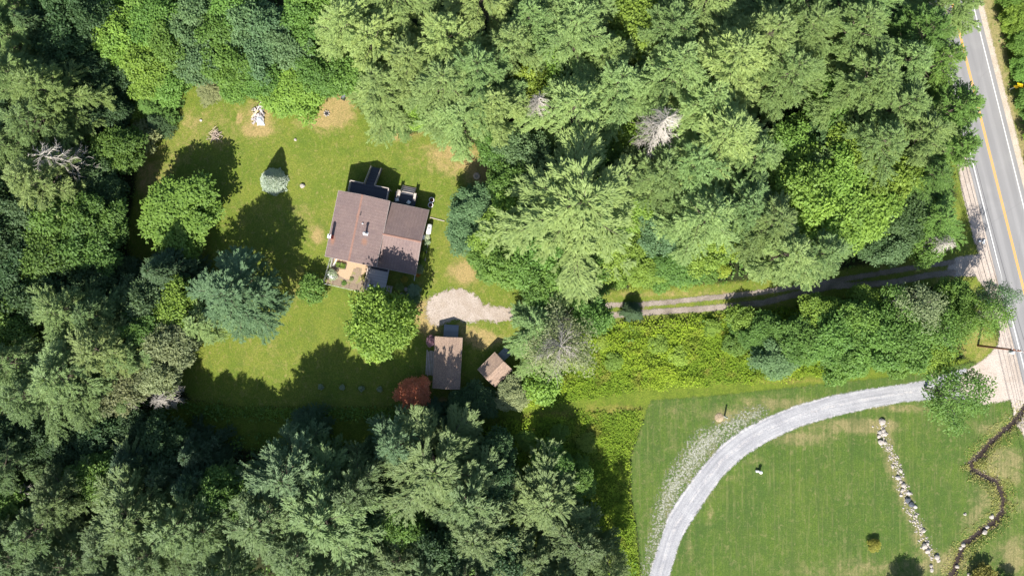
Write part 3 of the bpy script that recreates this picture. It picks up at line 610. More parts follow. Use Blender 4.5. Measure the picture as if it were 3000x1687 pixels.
for i, (ax, ay, rp, h_, k, tn) in enumerate(trees):
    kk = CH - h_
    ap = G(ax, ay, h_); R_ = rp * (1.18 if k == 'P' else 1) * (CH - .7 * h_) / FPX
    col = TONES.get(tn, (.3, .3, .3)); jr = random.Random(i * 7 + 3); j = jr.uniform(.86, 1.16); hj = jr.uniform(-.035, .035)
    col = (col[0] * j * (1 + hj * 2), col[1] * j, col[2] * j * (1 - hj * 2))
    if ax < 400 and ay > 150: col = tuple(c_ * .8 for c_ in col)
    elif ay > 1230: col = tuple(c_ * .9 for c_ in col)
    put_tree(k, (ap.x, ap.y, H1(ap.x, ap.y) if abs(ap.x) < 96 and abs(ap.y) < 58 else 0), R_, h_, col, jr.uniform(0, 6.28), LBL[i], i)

# lone maple below the house, blue spruce, red tree
m_ = make_broad('lawn_maple', 8.5, 5.6, 61, leaf=.42, ncl=84, perc=190, low=.16)
def unique(name, cat, lab, dat, x, y, h_, R_, col, rz=0):
    ap = G(x, y, h_); root = thing(name, lab, cat, (ap.x, ap.y, H1(ap.x, ap.y)), rz)
    c = link('crown', dat[0], root); link('trunk', dat[1], root); c.color = (*col, 1)
    root.scale = (R_ / dat[3], R_ / dat[3], h_ / dat[2]); return root
unique('maple_tree', 'tree', 'big bright green maple standing on the lawn between the house and the long shed', m_, 1100, 948, 12, 5.7, TONES['b'], 1)
rr_ = make_broad('red_tree', 5.2, 2.9, 62, leaf=.22, ncl=90, perc=230, low=.10)
unique('red_tree', 'tree', 'round red leaved tree beside the lower end of the long shed', rr_, 1208, 1158, 4.6, 3.0, (.62, .23, .13))
# blue spruce: dense cone
def make_spruce():
    r = random.Random(5); wood = MB().tube([(0, 0, -.2), (0, 0, 2.5), (0, 0, 4.9)], [.11, .07, .02], 6)
    n = 15000; t = rng.random(n) ** 1.35; az = rng.uniform(0, 2 * pi, n)
    lay = 1 + .10 * np.sin(az * 7 + np.floor(t * 14) * 2.1) + .05 * np.sin(az * 17 + t * 40)
    rad = 2.15 * (1 - t) ** .8 * lay * (1 - .35 * rng.random(n) ** 2.2) * (1 - .12 * ((t * 14) % 1))
    C = np.stack([np.cos(az) * rad, np.sin(az) * rad, .12 + t * 4.8], 1)
    D = np.stack([np.cos(az), np.sin(az), .35 + .5 * t], 1) + rng.normal(size=(n, 3)) * .35
    U = np.array([0, 0, 1.]) + rng.normal(size=(n, 3)) * .5
    return (leaf_mesh('spruce_crown', C, D, U, rng.uniform(.18, .38, n), rng.uniform(.05, .1, n), M_NEED, .02), wood.mesh('spruce_trunk', M_BARK), 5., 2.1)
unique('spruce_tree', 'spruce tree', 'round blue grey spruce standing alone on the lawn', make_spruce(), 775, 519, 5.0, 2.1, (.50, .58, .56))

# small shrubs and young plants
def bush(x, y, h_, R_, col, lab, group=None, name='bush', cat='bush', var=0):
    ap = G(x, y, h_ * .5); cr, tr, vh, vr = BV['S'][var % 2]
    root = thing(name, lab, cat, (ap.x, ap.y, H1(ap.x, ap.y)), rnd.uniform(0, 6), group)
    c = link('leaves', cr, root); link('stems', tr, root); c.color = (*col, 1); root.scale = (R_ / vr, R_ / vr, h_ / vh); return root
bush(913, 846, 3.3, 2.5, TONES['g'], 'round green bush on the lawn at the lower left of the house')
bush(2560, 1597, 1.3, 1.15, (.26, .26, .04), 'small golden bush alone on the mown lawn')
bush(2880, 1688, 2.4, 2.1, (.20, .19, .04), 'orange tinged bush by the lower end of the brook')
bush(2955, 1715, 2.6, 1.6, TONES['g'], 'green bush at the lower right corner of the lawn')
bush(1264, 999, 1.6, 1.0, (.45, .27, .38), 'pink flowering bush against the left side of the long shed', var=1)
for i, (x, y) in enumerate([(940, 1133), (1003, 1134), (1059, 1138), (1113, 1140)]):
    bush(x, y, .8, .5, (.30, .38, .28), ['leftmost', 'second from the left', 'third from the left', 'rightmost'][i] + ' of four young grey green plants in the shaded lawn', 'young plants in a row', 'young_plant', 'plant', i)
# off-frame tree whose shadow falls by the boulder line
put_tree('M', (G(2640, 1768).x, G(2640, 1768).y, 0), 3.0, 6.4, TONES['g'], 1., 'green tree beyond the lower edge below the boulder line', 1)

# ------------------------------------------------------------------ undergrowth, meadow weeds (nobody could count them)
rng = np.random.default_rng(99)
def inside(P, *polys):
    k = np.zeros(len(P), bool)
    for pl, off in polys: k |= dist_poly(P, GX(pl)) > off
    return k
ROADP = [(roadx(-300, -100), -300), (roadx(-300, 105), -300), (roadx(1900, 105), 1900), (roadx(1900, -105), 1900)]
P = np.stack([rng.uniform(-116, 96, 7500), rng.uniform(-66, 66, 7500)], 1)
P = P[~inside(P, (LAWN, -.6), (MEADOW, 2), (SELAWN, -2), (ROADP, -1.0), (SHO, -2), (PAD, -1))]
C = []; D = []; U = []; L = []; W = []; Vv = []
for x, y in P:
    n = 24; hh = rng.uniform(.5, 2.2); rr = rng.uniform(.8, 1.6)
    d = rng.normal(size=(n, 3)); d /= np.linalg.norm(d, axis=1, keepdims=True); d[:, 2] = np.abs(d[:, 2])
    C.append(np.array([x, y, 0]) + d * np.array([rr, rr, hh])); D.append(d * np.array([1, 1, .3]) + rng.normal(size=(n, 3)) * .4)
    U.append(np.array([0, 0, 1.]) + rng.normal(size=(n, 3)) * .4); L.append(rng.uniform(.35, .6, n)); W.append(rng.uniform(.2, .35, n)); Vv.append(np.full(n, rng.random()) * .5 + .5 * rng.random(n))
me = leaf_mesh('undergrowth', np.concatenate(C), np.concatenate(D), np.concatenate(U), np.concatenate(L), np.concatenate(W), M_LEAF, .1, np.concatenate(Vv))
o = tag(link('undergrowth', me), 'low green undergrowth covering the floor of the wood', 'undergrowth', kind='stuff'); o.color = (*TONES['g'], 1)

def weeds(name, poly, dens, h0, h1, col, lab, leaf=(.25, .5), clump=.0, extra_excl=()):
    pl = GX(poly); lo, hi = pl.min(0), pl.max(0); n = int((hi - lo).prod() * dens)
    Q = rng.uniform(lo, hi, (n, 2)); sdv = dist_poly(Q, pl); Q = Q[sdv > (-.6 if 'meadow' in name else 0) + (2.6 if 'meadow' in name else .6) * rng.random(n) * (.5 + .5 * np.sin(Q[:, 0] * 1.1 + Q[:, 1] * 1.7) * np.sin(Q[:, 0] * .43 - Q[:, 1] * .9))]
    for ex, off in extra_excl: Q = Q[~(dist_poly(Q, GX(ex)) > off)]
    n = len(Q)
    b = np.full(n, .42); fr = np.random.default_rng(5)
    for oc in range(26):
        f_ = .22 * 1.16 ** oc; an_ = fr.uniform(0, 6.28); b += .16 / (1 + .07 * oc) * np.sin(f_ * (Q[:, 0] * np.cos(an_) + Q[:, 1] * np.sin(an_)) + fr.uniform(0, 6.28))
    b = np.clip(b, 0, 1); top = h0 + (h1 - h0) * b ** 1.3
    z = top * (1 - .6 * rng.random(n) ** 2) + hgt(Q)
    az = rng.uniform(0, 2 * pi, n); D = np.stack([np.cos(az), np.sin(az), rng.uniform(-.1, .7, n)], 1)
    U = np.array([0, 0, 1.]) + rng.normal(size=(n, 3)) * .45
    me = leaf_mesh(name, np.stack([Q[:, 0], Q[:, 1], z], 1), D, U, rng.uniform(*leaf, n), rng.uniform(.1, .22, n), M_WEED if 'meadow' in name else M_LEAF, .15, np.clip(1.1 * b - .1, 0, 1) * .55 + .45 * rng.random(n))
    o = tag(link(name, me), lab, 'weeds', kind='stuff'); o.color = (*col, 1); return o
W1 = [(1560, 1000), (1600, 975), (1800, 955), (2000, 935), (2260, 912), (2400, 900), (2480, 980), (2420, 1090), (2300, 1110), (2100, 1120), (1900, 1135), (1700, 1168), (1540, 1195), (1480, 1190), (1500, 1100)]
W2 = [(1480, 1230), (1640, 1215), (1880, 1200), (1862, 1270), (1838, 1340), (1838, 1450), (1855, 1560), (1870, 1700), (1560, 1700), (1480, 1500), (1420, 1350), (1380, 1280)]
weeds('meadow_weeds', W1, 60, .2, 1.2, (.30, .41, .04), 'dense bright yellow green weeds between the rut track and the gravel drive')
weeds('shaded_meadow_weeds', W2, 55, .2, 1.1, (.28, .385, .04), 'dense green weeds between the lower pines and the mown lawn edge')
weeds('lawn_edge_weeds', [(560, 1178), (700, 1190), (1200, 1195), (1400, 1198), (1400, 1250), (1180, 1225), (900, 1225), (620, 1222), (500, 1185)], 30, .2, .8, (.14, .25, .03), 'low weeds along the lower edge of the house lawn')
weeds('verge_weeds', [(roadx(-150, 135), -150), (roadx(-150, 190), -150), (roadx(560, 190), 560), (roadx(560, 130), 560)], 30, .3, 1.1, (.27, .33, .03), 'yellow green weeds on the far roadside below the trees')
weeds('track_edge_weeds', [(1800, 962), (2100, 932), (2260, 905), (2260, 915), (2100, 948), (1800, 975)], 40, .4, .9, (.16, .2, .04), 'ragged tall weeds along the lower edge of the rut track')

# coarse grass hanging over the brook banks
n = 3800; kk_ = rng.integers(0, len(BROOK) - 1, n); tt_ = rng.random(n)[:, None]; Q = BROOK[kk_] * (1 - tt_) + BROOK[kk_ + 1] * tt_
dirv = BROOK[kk_ + 1] - BROOK[kk_]; dirv /= np.linalg.norm(dirv, axis=1, keepdims=True); nv = np.stack([-dirv[:, 1], dirv[:, 0]], 1); sg = rng.choice([-1, 1], n)[:, None]
Q = Q + nv * sg * (.5 + 1.9 * rng.random((n, 1)) ** 1.6); D = np.concatenate([-nv * sg * .4 + rng.normal(size=(n, 2)) * .6, rng.uniform(.1, .9, (n, 1))], 1)
me = leaf_mesh('brook_bank_grass', np.concatenate([Q, hgt(Q)[:, None] + .05], 1), D, np.array([0, 0, 1.]) + rng.normal(size=(n, 3)) * .4, rng.uniform(.25, .5, n), rng.uniform(.06, .12, n), M_LEAF, .2)
o = tag(link('brook_bank_grass', me), 'coarse yellowish grass hanging over both banks of the brook', 'grass', kind='stuff'); o.color = (.33, .33, .11, 1)
# ------------------------------------------------------------------ building materials
def shingle(name, c1, c2, row=.14, speck=.4, streak=.3):
    m = N(name); v = m.obj(); s = m.n('ShaderNodeSeparateXYZ', i_0=v)
    br = m.n('ShaderNodeTexBrick', i_Vector=m.n('ShaderNodeCombineXYZ', i_0=s.outputs[1], i_1=s.outputs[0]).outputs[0], i_Scale=1.0, offset=.5)
    br.inputs['Brick Width'].default_value = .33; br.inputs['Row Height'].default_value = row; br.inputs['Mortar Size'].default_value = .012
    br.inputs['Color1'].default_value = (*c1, 1); br.inputs['Color2'].default_value = (*c2, 1); br.inputs['Mortar'].default_value = (*[x * .55 for x in c1], 1); br.inputs['Bias'].default_value = 0
    n1 = m.noise(v, .5, 5, .7, .8); n2 = m.noise(v, 9, 4, .8); n3 = m.noise(m.stretch(v, .25, 2.5, 1), 1.2, 4, .6)
    st_ = m.n('ShaderNodeTexWave', wave_type='BANDS', bands_direction='Y' if row == .16 and 'annex' not in name else 'X', i_Vector=v, i_Scale=.62, i_Distortion=.6, i_Detail=3).outputs[0]
    c = m.mix(m.rng(n1, .35, .68, 0, .6), m.mix(m.math('MULTIPLY', st_, .22), br.outputs[0], tuple(x * .5 for x in c1)), m.mix(1.0, br.outputs[0], (.72, .74, .8), 'MULTIPLY'))
    c = m.mix(m.rng(n2, .35, .7), m.mix(1.0, c, (1 - speck,) * 3, 'MULTIPLY'), m.mix(1.0, c, (1 + speck,) * 3, 'MULTIPLY'))
    n4 = m.noise(m.stretch(v, 1, 1, 1, .7), 2.2, 6, .8, 1.2); c = m.mix(m.rng(n4, .56, .7, 0, .45), c, m.mix(1.0, c, (.6, .62, .62), 'MULTIPLY'))
    c = m.mix(m.rng(n3, .5, .75, 0, streak), c, m.mix(1.0, c, (1.35, 1.25, 1.2), 'MULTIPLY'))
    return m.finish(c, .9, m.bump(m.math('ADD', br.outputs[1], n2), .4, .02), spec=.2)
def rust(mat, spots):
    """reddish run-off stains below chimney and flue, in the roof's own coordinates"""
    t = mat.node_tree; p = [n for n in t.nodes if n.type == 'BSDF_PRINCIPLED'][0]; src = p.inputs['Base Color'].links[0].from_socket
    tc = t.nodes.new('ShaderNodeTexCoord'); no = t.nodes.new('ShaderNodeTexNoise'); no.inputs['Scale'].default_value = 5; t.links.new(tc.outputs['Object'], no.inputs['Vector'])
    for x, y, rx, ry in spots:
        mp = t.nodes.new('ShaderNodeMapping'); mp.inputs['Location'].default_value = (-x / rx, -y / ry, 0); mp.inputs['Scale'].default_value = (1 / rx, 1 / ry, 0)
        t.links.new(tc.outputs['Object'], mp.inputs[0]); ln = t.nodes.new('ShaderNodeVectorMath'); ln.operation = 'LENGTH'; t.links.new(mp.outputs[0], ln.inputs[0])
        ad = t.nodes.new('ShaderNodeMath'); ad.operation = 'ADD'; t.links.new(ln.outputs['Value'], ad.inputs[0]); t.links.new(no.outputs[0], ad.inputs[1])
        mr = t.nodes.new('ShaderNodeMapRange'); mr.inputs[1].default_value = 1.5; mr.inputs[2].default_value = .8; mr.inputs[3].default_value = 0; mr.inputs[4].default_value = .6
        t.links.new(ad.outputs[0], mr.inputs[0]); mx = t.nodes.new('ShaderNodeMix'); mx.data_type = 'RGBA'; t.links.new(mr.outputs[0], mx.inputs[0]); t.links.new(src, mx.inputs[6]); mx.inputs[7].default_value = (.30, .15, .09, 1)
        src = mx.outputs[2]
    t.links.new(src, p.inputs['Base Color']); return mat
M_ROOF = rust(shingle('brown_shingles', (.215, .155, .145), (.25, .185, .17), .16, .10), [(-3.55, -2.75, .5, 1.0), (1.75, -1.9, .6, .8), (-.1, 2.0, .25, .5)])
M_ROOF2 = shingle('brown_shingles_annex', (.215, .155, .145), (.25, .185, .17), .16, .10)
M_RIDGE = plain('ridge_red_brown', (.25, .145, .115), .9, .2, 4)
M_TAN = shingle('tan_shingles', (.40, .285, .215), (.33, .235, .18), .15, .42)
def boards(name, c, wid=.14, axis=0, var=.25, rough=.85):
    m = N(name); v = m.obj(); s = m.n('ShaderNodeSeparateXYZ', i_0=v); u = m.math('DIVIDE', s.outputs[axis], wid)
    fr = m.math('FRACT', u); fl = m.math('FLOOR', u); wn = m.n('ShaderNodeTexWhiteNoise', noise_dimensions='1D', i_W=fl).outputs[0]
    n = m.noise(m.stretch(v, 2 if axis else .5, .5 if axis else 2, 2), 4, 5, .7)
    f = m.math('ADD', m.math('MULTIPLY', wn, .5), m.math('MULTIPLY', n, .5))
    col = m.mix(f, tuple(x * (1 - var) for x in c), tuple(x * (1 + var) for x in c))
    gap = m.rng(m.math('ABSOLUTE', m.math('SUBTRACT', fr, .5)), .42, .48)
    col = m.mix(gap, col, tuple(x * .3 for x in c))
    return m.finish(col, rough, m.bump(m.math('SUBTRACT', n, gap), .5, .02), spec=.2)
M_SIDING = boards('wood_siding', (.24, .15, .09), .16, 2)
M_SHEDWALL = boards('shed_siding', (.30, .22, .17), .2, 2)
M_DECK = boards('weathered_deck', (.42, .42, .44), .14, 1)
M_DECKX = boards('weathered_deck_long', (.30, .29, .29), .14, 0)
M_RAIL = plain('weathered_rail', (.45, .39, .35), .85, .25, 5)
M_TRIM = plain('white_trim', (.72, .71, .70), .6, .1, 4)
M_METAL = plain('galvanised', (.75, .76, .78), .35, .08, 3, metal=.3)
M_DARK = plain('dark_plastic', (.03, .032, .04), .5, .2, 4)
M_GLASS = plain('window_glass', (.03, .04, .05), .08, .2, 1, spec=.6)
M_WHITE = plain('white_plastic', (.80, .80, .80), .4, .06, 4)
M_BRICK = plain('red_brick', (.34, .06, .05), .9, .25, 12)
M_STONE = plain('pale_stone', (.37, .335, .30), .9, .3, 4, bump=.5)
M_STONE2 = plain('grey_stone', (.36, .34, .33), .9, .3, 4, bump=.5)
M_CHAR = plain('dark_stone', (.07, .08, .10), .85, .35, 4, bump=.5)
M_POLE = plain('brown_pole_wood', (.16, .075, .05), .8, .25, 3)
M_CHIP = None

def gable(root, w, l, eave, ridge, oh, roofmat, wallmat, ridge_mat, th=.12, z0=-.2, x0=0, y0=0, axis='y', name_roof='roof', base_ov=None, wall_name='wall', trimmat=None):
    """gabled block; ridge along y (or x); w x l are roof sizes in plan"""
    def P(x, y, z): return (x0 + x, y0 + y, z) if axis == 'y' else (x0 + y, y0 + x, z)
    hw, hl = w / 2, l / 2; sl = (ridge - eave) / hw
    iw, il = hw - oh, hl - oh
    mb = MB(); ez = eave + sl * oh - th - .01; rz = ridge - th - .01
    ring = [(-iw, -il), (iw, -il), (iw, il), (-iw, il)]
    vs = [P(x, y, z0) for x, y in ring] + [P(x, y, ez) for x, y in ring] + [P(0, -il, rz), P(0, il, rz)]
    mb.add(vs, [(0, 1, 5, 8, 4), (2, 3, 7, 9, 6), (1, 2, 6, 5), (3, 0, 4, 7)])
    wall = mb.build(wall_name, wallmat, root)
    mb = MB()
    for s in (-1, 1):
        a = [P(0, -hl, ridge), P(s * hw, -hl, eave), P(s * hw, hl, eave), P(0, hl, ridge)]
        b = [P(0, -hl, ridge - th), P(s * hw, -hl, eave - th), P(s * hw, hl, eave - th), P(0, hl, ridge - th)]
        mb.add(a + b, [(0, 1, 2, 3), (7, 6, 5, 4), (1, 5, 6, 2), (0, 4, 5, 1), (3, 2, 6, 7)])
    roof = mb.build(name_roof, roofmat, root)
    mb = MB(); c = .16
    for s in (-1, 1):
        mb.add([P(0, -hl - .01, ridge + .03), P(s * c, -hl - .01, ridge + .03 - sl * c), P(s * c, hl + .01, ridge + .03 - sl * c), P(0, hl + .01, ridge + .03),
                P(0, -hl - .01, ridge + .005), P(s * c, -hl - .01, ridge + .005 - sl * c), P(s * c, hl + .01, ridge + .005 - sl * c), P(0, hl + .01, ridge + .005)],
               [(0, 1, 2, 3), (7, 6, 5, 4), (1, 5, 6, 2), (0, 4, 5, 1), (3, 2, 6, 7)])
    mb.build('ridge_cap', ridge_mat, roof)
    # eave and gable trim boards
    mb = MB()
    for s in (-1, 1):
        for g in (-1, 1):
            y = g * (hl + .02)
            mb.add([P(0, y - .018, ridge - .02), P(s * (hw + .02), y - .018, eave - .02), P(s * (hw + .02), y - .018, eave - .2), P(0, y - .018, ridge - .2),
                    P(0, y + .018, ridge - .02), P(s * (hw + .02), y + .018, eave - .02), P(s * (hw + .02), y + .018, eave - .2), P(0, y + .018, ridge - .2)],
                   [(0, 1, 2, 3), (7, 6, 5, 4), (0, 4, 5, 1), (1, 5, 6, 2), (2, 6, 7, 3)])
        x = s * (hw + .022)
        q = [P(x - .02, -hl, eave - .02), P(x + .02, -hl, eave - .02), P(x + .02, hl, eave - .02), P(x - .02, hl, eave - .02)]
        q2 = [(a_, b_, c_ - .10) for a_, b_, c_ in q]
        mb.add(q + q2, [(0, 1, 2, 3), (7, 6, 5, 4), (0, 4, 5, 1), (1, 5, 6, 2), (2, 6, 7, 3), (3, 7, 4, 0)])
    mb.build('eave_trim', trimmat or M_TRIM, roof)
    return wall, roof
def window(wall, c, nrm, w_=1.1, h_=1.1):
    """c centre on the wall plane, nrm 'x+','x-','y+','y-'"""
    ax = nrm[0]; s = 1 if nrm[1] == '+' else -1
    d = (.06, w_, h_) if ax == 'x' else (w_, .06, h_); off = Vector((s * .035, 0, 0)) if ax == 'x' else Vector((0, s * .035, 0))
    f = MB(); t = .08
    for dz in (-1, 1): f.box(Vector(c) + off + Vector((0, 0, dz * (h_ / 2))), (d[0] if ax == 'x' else w_ + t, d[1] + (t if ax == 'x' else 0), t))
    for k in (-1, 0, 1):
        o = Vector((0, k * w_ / 2, 0)) if ax == 'x' else Vector((k * w_ / 2, 0, 0))
        f.box(Vector(c) + off * (1.1 if k else .9) + o, (.055, t * .8, h_ - t) if ax == 'x' else (t * .8, .055, h_ - t))
    win = f.build('window', M_TRIM, wall)
    MB().box(Vector(c) + off * .5, (.02, w_, h_) if ax == 'x' else (w_, .02, h_)).build('pane', M_GLASS, win)
    return win
def door(wall, c, nrm, w_=.95, h_=2.0, mat=None):
    ax = nrm[0]; s = 1 if nrm[1] == '+' else -1; off = Vector((s * .03, 0, 0)) if ax == 'x' else Vector((0, s * .03, 0))
    dd = MB().box(Vector(c) + off, (.05, w_, h_) if ax == 'x' else (w_, .05, h_)).build('door', mat or M_TRIM, wall)
    h = Vector((0, w_ * .4, 0)) if ax == 'x' else Vector((w_ * .4, 0, 0))
    MB().box(Vector(c) + off * 2.6 + h, (.06, .05, .12)).build('handle', M_DARK, dd)

# ------------------------------------------------------------------ house
HA = radians(-11.7); HC = Vector((-25.6, 9.8, 0))
house = thing('house', 'brown roofed house with a main roof and a lower right wing on the lawn', 'house', HC, HA)
def HL(x, y, z=0):
    return Vector((HC.x + x * cos(HA) - y * sin(HA), HC.y + x * sin(HA) + y * cos(HA), z))
M_EAVE = plain('eave_metal', (.40, .36, .34), .6, .2, 3)
wallA, roofA = gable(house, 8.7, 11.1, 4.6, 6.0, .4, M_ROOF, M_SIDING, M_RIDGE, trimmat=M_EAVE)
wallB, roofB = gable(house, 11.1, 6.6, 2.9, 4.62, .35, M_ROOF2, M_SIDING, M_RIDGE, x0=7.45 + .0, axis='x', wall_name='wing_wall', name_roof='wing_roof', trimmat=M_EAVE)
for y in (-3.2, 0, 3.0): window(wallA, (-3.95, y, 3.2), 'x-', 1.2, 1.0)
for x in (-2.2, 1.0): window(wallA, (x, -5.15, 3.2), 'y-', 1.2, 1.1)
window(wallA, (-2.4, 5.15, 3.5), 'y+', 1.2, 1.0)
window(wallB, (10.4, 2.6, 1.7), 'x+', 1.1, 1.0); window(wallB, (10.4, -2.6, 1.7), 'x+', 1.1, 1.0); window(wallB, (8.4, -5.2, 1.6), 'y-', 1.3, 1.0)
door(wallA, (.1, 5.15, 3.4), 'y+'); door(wallB, (6.2, 5.2, 2.2 - .1), 'y+', h_=1.7); door(wallB, (5.2, -5.2, 1.75), 'y-', h_=1.4)
# chimney on the left slope, flue and vents on the right slope
chx, chy = -3.75, -2.2
zr = lambda x: 6.0 - abs(x) * 1.4 / 4.35
ch = MB().box((chx, chy, zr(chx) + .75), (.5, .62, 2.1)).build('chimney', M_BRICK, roofA)
MB().box((chx, chy, zr(chx) + 1.86), (.56, .68, .08)).lathe([(.16, 0), (.16, .3), (.13, .32)], (chx, chy, zr(chx) + 1.91), 10).build('chimney_cap', M_TRIM, roofA)
fxp, fyp = 1.75, -.55
MB().lathe([(.26, -.1), (.26, .25), (.15, .35), (.15, 1.35), (.22, 1.36), (.22, 1.55), (.05, 1.6)], (fxp, fyp, zr(fxp)), 12).build('flue_pipe', M_METAL, roofA, True)
MB().box((fxp - .05, fyp, zr(fxp) + .03), (.8, .55, .02), tilt=(0, math.atan(1.4 / 4.35))).build('flue_flashing', M_METAL, roofA)
MB().tube([(-.0 + .35, 2.25, zr(.35) - .05), (.35, 2.25, zr(.35) + .55)], .06, 8).build('vent_pipe', M_DARK, roofA)
MB().lathe([(.12, -.05), (.12, .16), (.02, .22)], (.95, .95, zr(.95)), 10).build('vent_cap', M_METAL, roofA)
# north deck, raised, with long stairs
def railing(parent, pts, h=.95, name='railing', mat=None, sp=.16, posts=1.5):
    mb = MB(); mat = mat or M_RAIL
    for (a, b) in zip(pts[:-1], pts[1:]):
        a, b = Vector(a), Vector(b); d = b - a; L_ = d.length
        up = Vector((0, 0, h))
        ang = atan2(d.y, d.x); hor = sqrt(d.x ** 2 + d.y ** 2); pit = math.atan2(d.z, hor)
        mb.box((a + b) / 2 + up, (L_, .13, .045), ang, (0, -pit)); mb.box((a + b) / 2 + up * .18, (L_, .05, .07), ang, (0, -pit))
        n = max(1, round(L_ / posts))
        for i in range(n + 1):
            q = a + d * i / n; mb.box(q + up * .5 - Vector((0, 0, .02)), (.09, .09, h - .03), ang)
        n = int(L_ / sp)
        for i in range(1, n):
            q = a + d * i / n; mb.box(q + up * .55, (.035, .035, h * .72), ang)
    return mb.build(name, mat, parent)
def deck(name, x0, x1, y0, y1, z, matn, par=house):
    mb = MB().box(((x0 + x1) / 2, (y0 + y1) / 2, z - .04), (x1 - x0, y1 - y0, .08)).box(((x0 + x1) / 2, (y0 + y1) / 2, z - .2), (x1 - x0 - .1, y1 - y0 - .1, .22))
    d = mb.build(name, matn, par)
    for x in (x0 + .1, (x0 + x1) / 2, x1 - .1):
        for y in (y0 + .1, y1 - .1): MB().box((x, y, (z - .3) / 2 - .1), (.14, .14, z - .3 + .2)).build('post', M_RAIL, d)
    return d
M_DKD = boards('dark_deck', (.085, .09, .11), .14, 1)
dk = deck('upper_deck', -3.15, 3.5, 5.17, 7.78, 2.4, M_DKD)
railing(dk, [(-3.1, 5.5, 2.4), (-3.1, 7.72, 2.4), (-.85, 7.72, 2.4)]); railing(dk, [(1.1, 7.72, 2.4), (3.45, 7.72, 2.4), (3.45, 5.2, 2.4)])
st = MB(); ns = 13
for i in range(ns):
    t = (i + .5) / ns; st.box((.12, 7.8 + t * 3.3, 2.4 * (1 - (i + 1) / (ns + 1))), (1.62, .25, .05))
for sx in (-.72, .96): st.box((sx, 7.8 + 1.65, 1.06), (.06, sqrt(3.3 ** 2 + 2.3 ** 2), .25), 0, (-math.atan(2.3 / 3.3), 0))
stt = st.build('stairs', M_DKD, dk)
railing(stt, [(-.76, 7.8, 2.35), (-.76, 11.1, .1)], sp=.4); railing(stt, [(1.0, 7.8, 2.35), (1.0, 11.1, .1)], sp=.4)
# small rear deck with benches and steps
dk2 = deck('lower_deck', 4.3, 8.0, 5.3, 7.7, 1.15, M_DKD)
s2 = MB()
for i in range(4): s2.box((6.35, 7.85 + i * .33, 1.0 - i * .26), (2.1, .30, .05))
for sx in (5.27, 7.43): s2.box((sx, 8.35, .55), (.06, 1.45, .25), 0, (-math.atan(.8), 0))
s2.build('steps', M_RAIL, dk2)
for sx, ys in ((5.0, 7.35), (7.72, 7.35)):
    bn = MB().box((sx, ys, 1.6), (.42, 1.3, .05)); bn.box((sx + (.24 if sx > 6 else -.24), ys, 1.95), (.05, 1.3, .28), 0)
    for yy in (-.5, .5): bn.box((sx, ys + yy, 1.37), (.3, .08, .42))
    bn.build('bench', M_RAIL, dk2)
railing(dk2, [(5.25, 7.75, 1.1), (5.25, 9.05, .05)], .85, sp=3); railing(dk2, [(7.45, 7.75, 1.1), (7.45, 9.05, .05)], .85, sp=3)
# front deck
dk3 = deck('front_deck', 2.4, 5.9, -9.7, -5.2, 1.0, M_DECK)
railing(dk3, [(2.45, -5.7, 1.0), (2.45, -9.65, 1.0), (4.2, -9.65, 1.0)]); 
s3 = MB()
for i in range(3): s3.box((6.1 + i * .32, -9.0, .75 - i * .25), (.28, 1.3, .05))
for sy in (-9.66, -8.34): s3.box((6.45, sy, .45), (1.1, .06, .25), 0, (0, .65))
s3.build('steps', M_RAIL, dk3)
MB().box((4.2, -5.62, 2.35), (3.5, .85, .06), tilt=(-.06, 0)).build('porch_canopy', M_DARK, wallA)
# gutter pipe at wing corner
MB().tube([(10.3, -5.56, 2.7), (10.3, -5.6, .3), (10.3, -6.6, .1)], .05, 6).build('downspout', M_TRIM, wallB)
MB().box((10.5, 1.0, .9), (.35, .7, .9)).build('meter_box', M_WHITE, wallB)

def place(name, lab, cat, x, y, z=0, rz=0, group=None, house_local=True):
    p = HL(x, y, z) if house_local else Vector((x, y, z))
    return thing(name, lab, cat, p, rz + (HA if house_local else 0), group)
# two white garden chairs on the small deck
def chair(root):
    MB().box((0, 0, .42), (.5, .5, .04)).build('seat', M_WHITE, root)
    b = MB(); 
    for k in range(-2, 3): b.box((k * .1, -.27, .68), (.06, .03, .5), 0, (.2, 0))
    b.box((0, -.33, .93), (.5, .04, .07)).build('backrest', M_WHITE, root)
    for s in (-1, 1):
        MB().box((s * .27, 0, .63), (.05, .5, .03)).build('armrest', M_WHITE, root)
        for t in (-1, 1): MB().box((s * .24, t * .22, .31), (.05, .05, .62)).build('leg', M_WHITE, root)
c1 = place('garden_chair', 'white plastic chair on the small rear deck, left one', 'chair', 4.9, 6.35, 1.155, .35, 'white garden chairs'); chair(c1)
c2 = place('garden_chair', 'white plastic chair on the small rear deck, right one', 'chair', 6.95, 6.3, 1.155, -.5, 'white garden chairs'); chair(c2)
# barrels with plants by the rear right corner
for x, y, lab in ((1264.4, 585.9, 'upper'), (1261.5, 600.7, 'lower')):
    g = G(x, y, .7); t = thing('planter_barrel', f'white barrel planter beside the rear right corner of the house, {lab} of the two', 'planter', (g.x, g.y, H1(g.x, g.y)), 0, 'white barrel planters')
    MB().lathe([(.30, 0), (.38, .3), (.44, .72), (.46, .75), (.38, .76), (.37, .66)], n=16).build('barrel', M_WHITE, t, True)
    MB().lathe([(.0, .60), (.36, .66), (.2, .75), (.02, .80)], n=10).build('soil', plain('potting_soil' + lab, (.09, .045, .03), .9, .4), t)
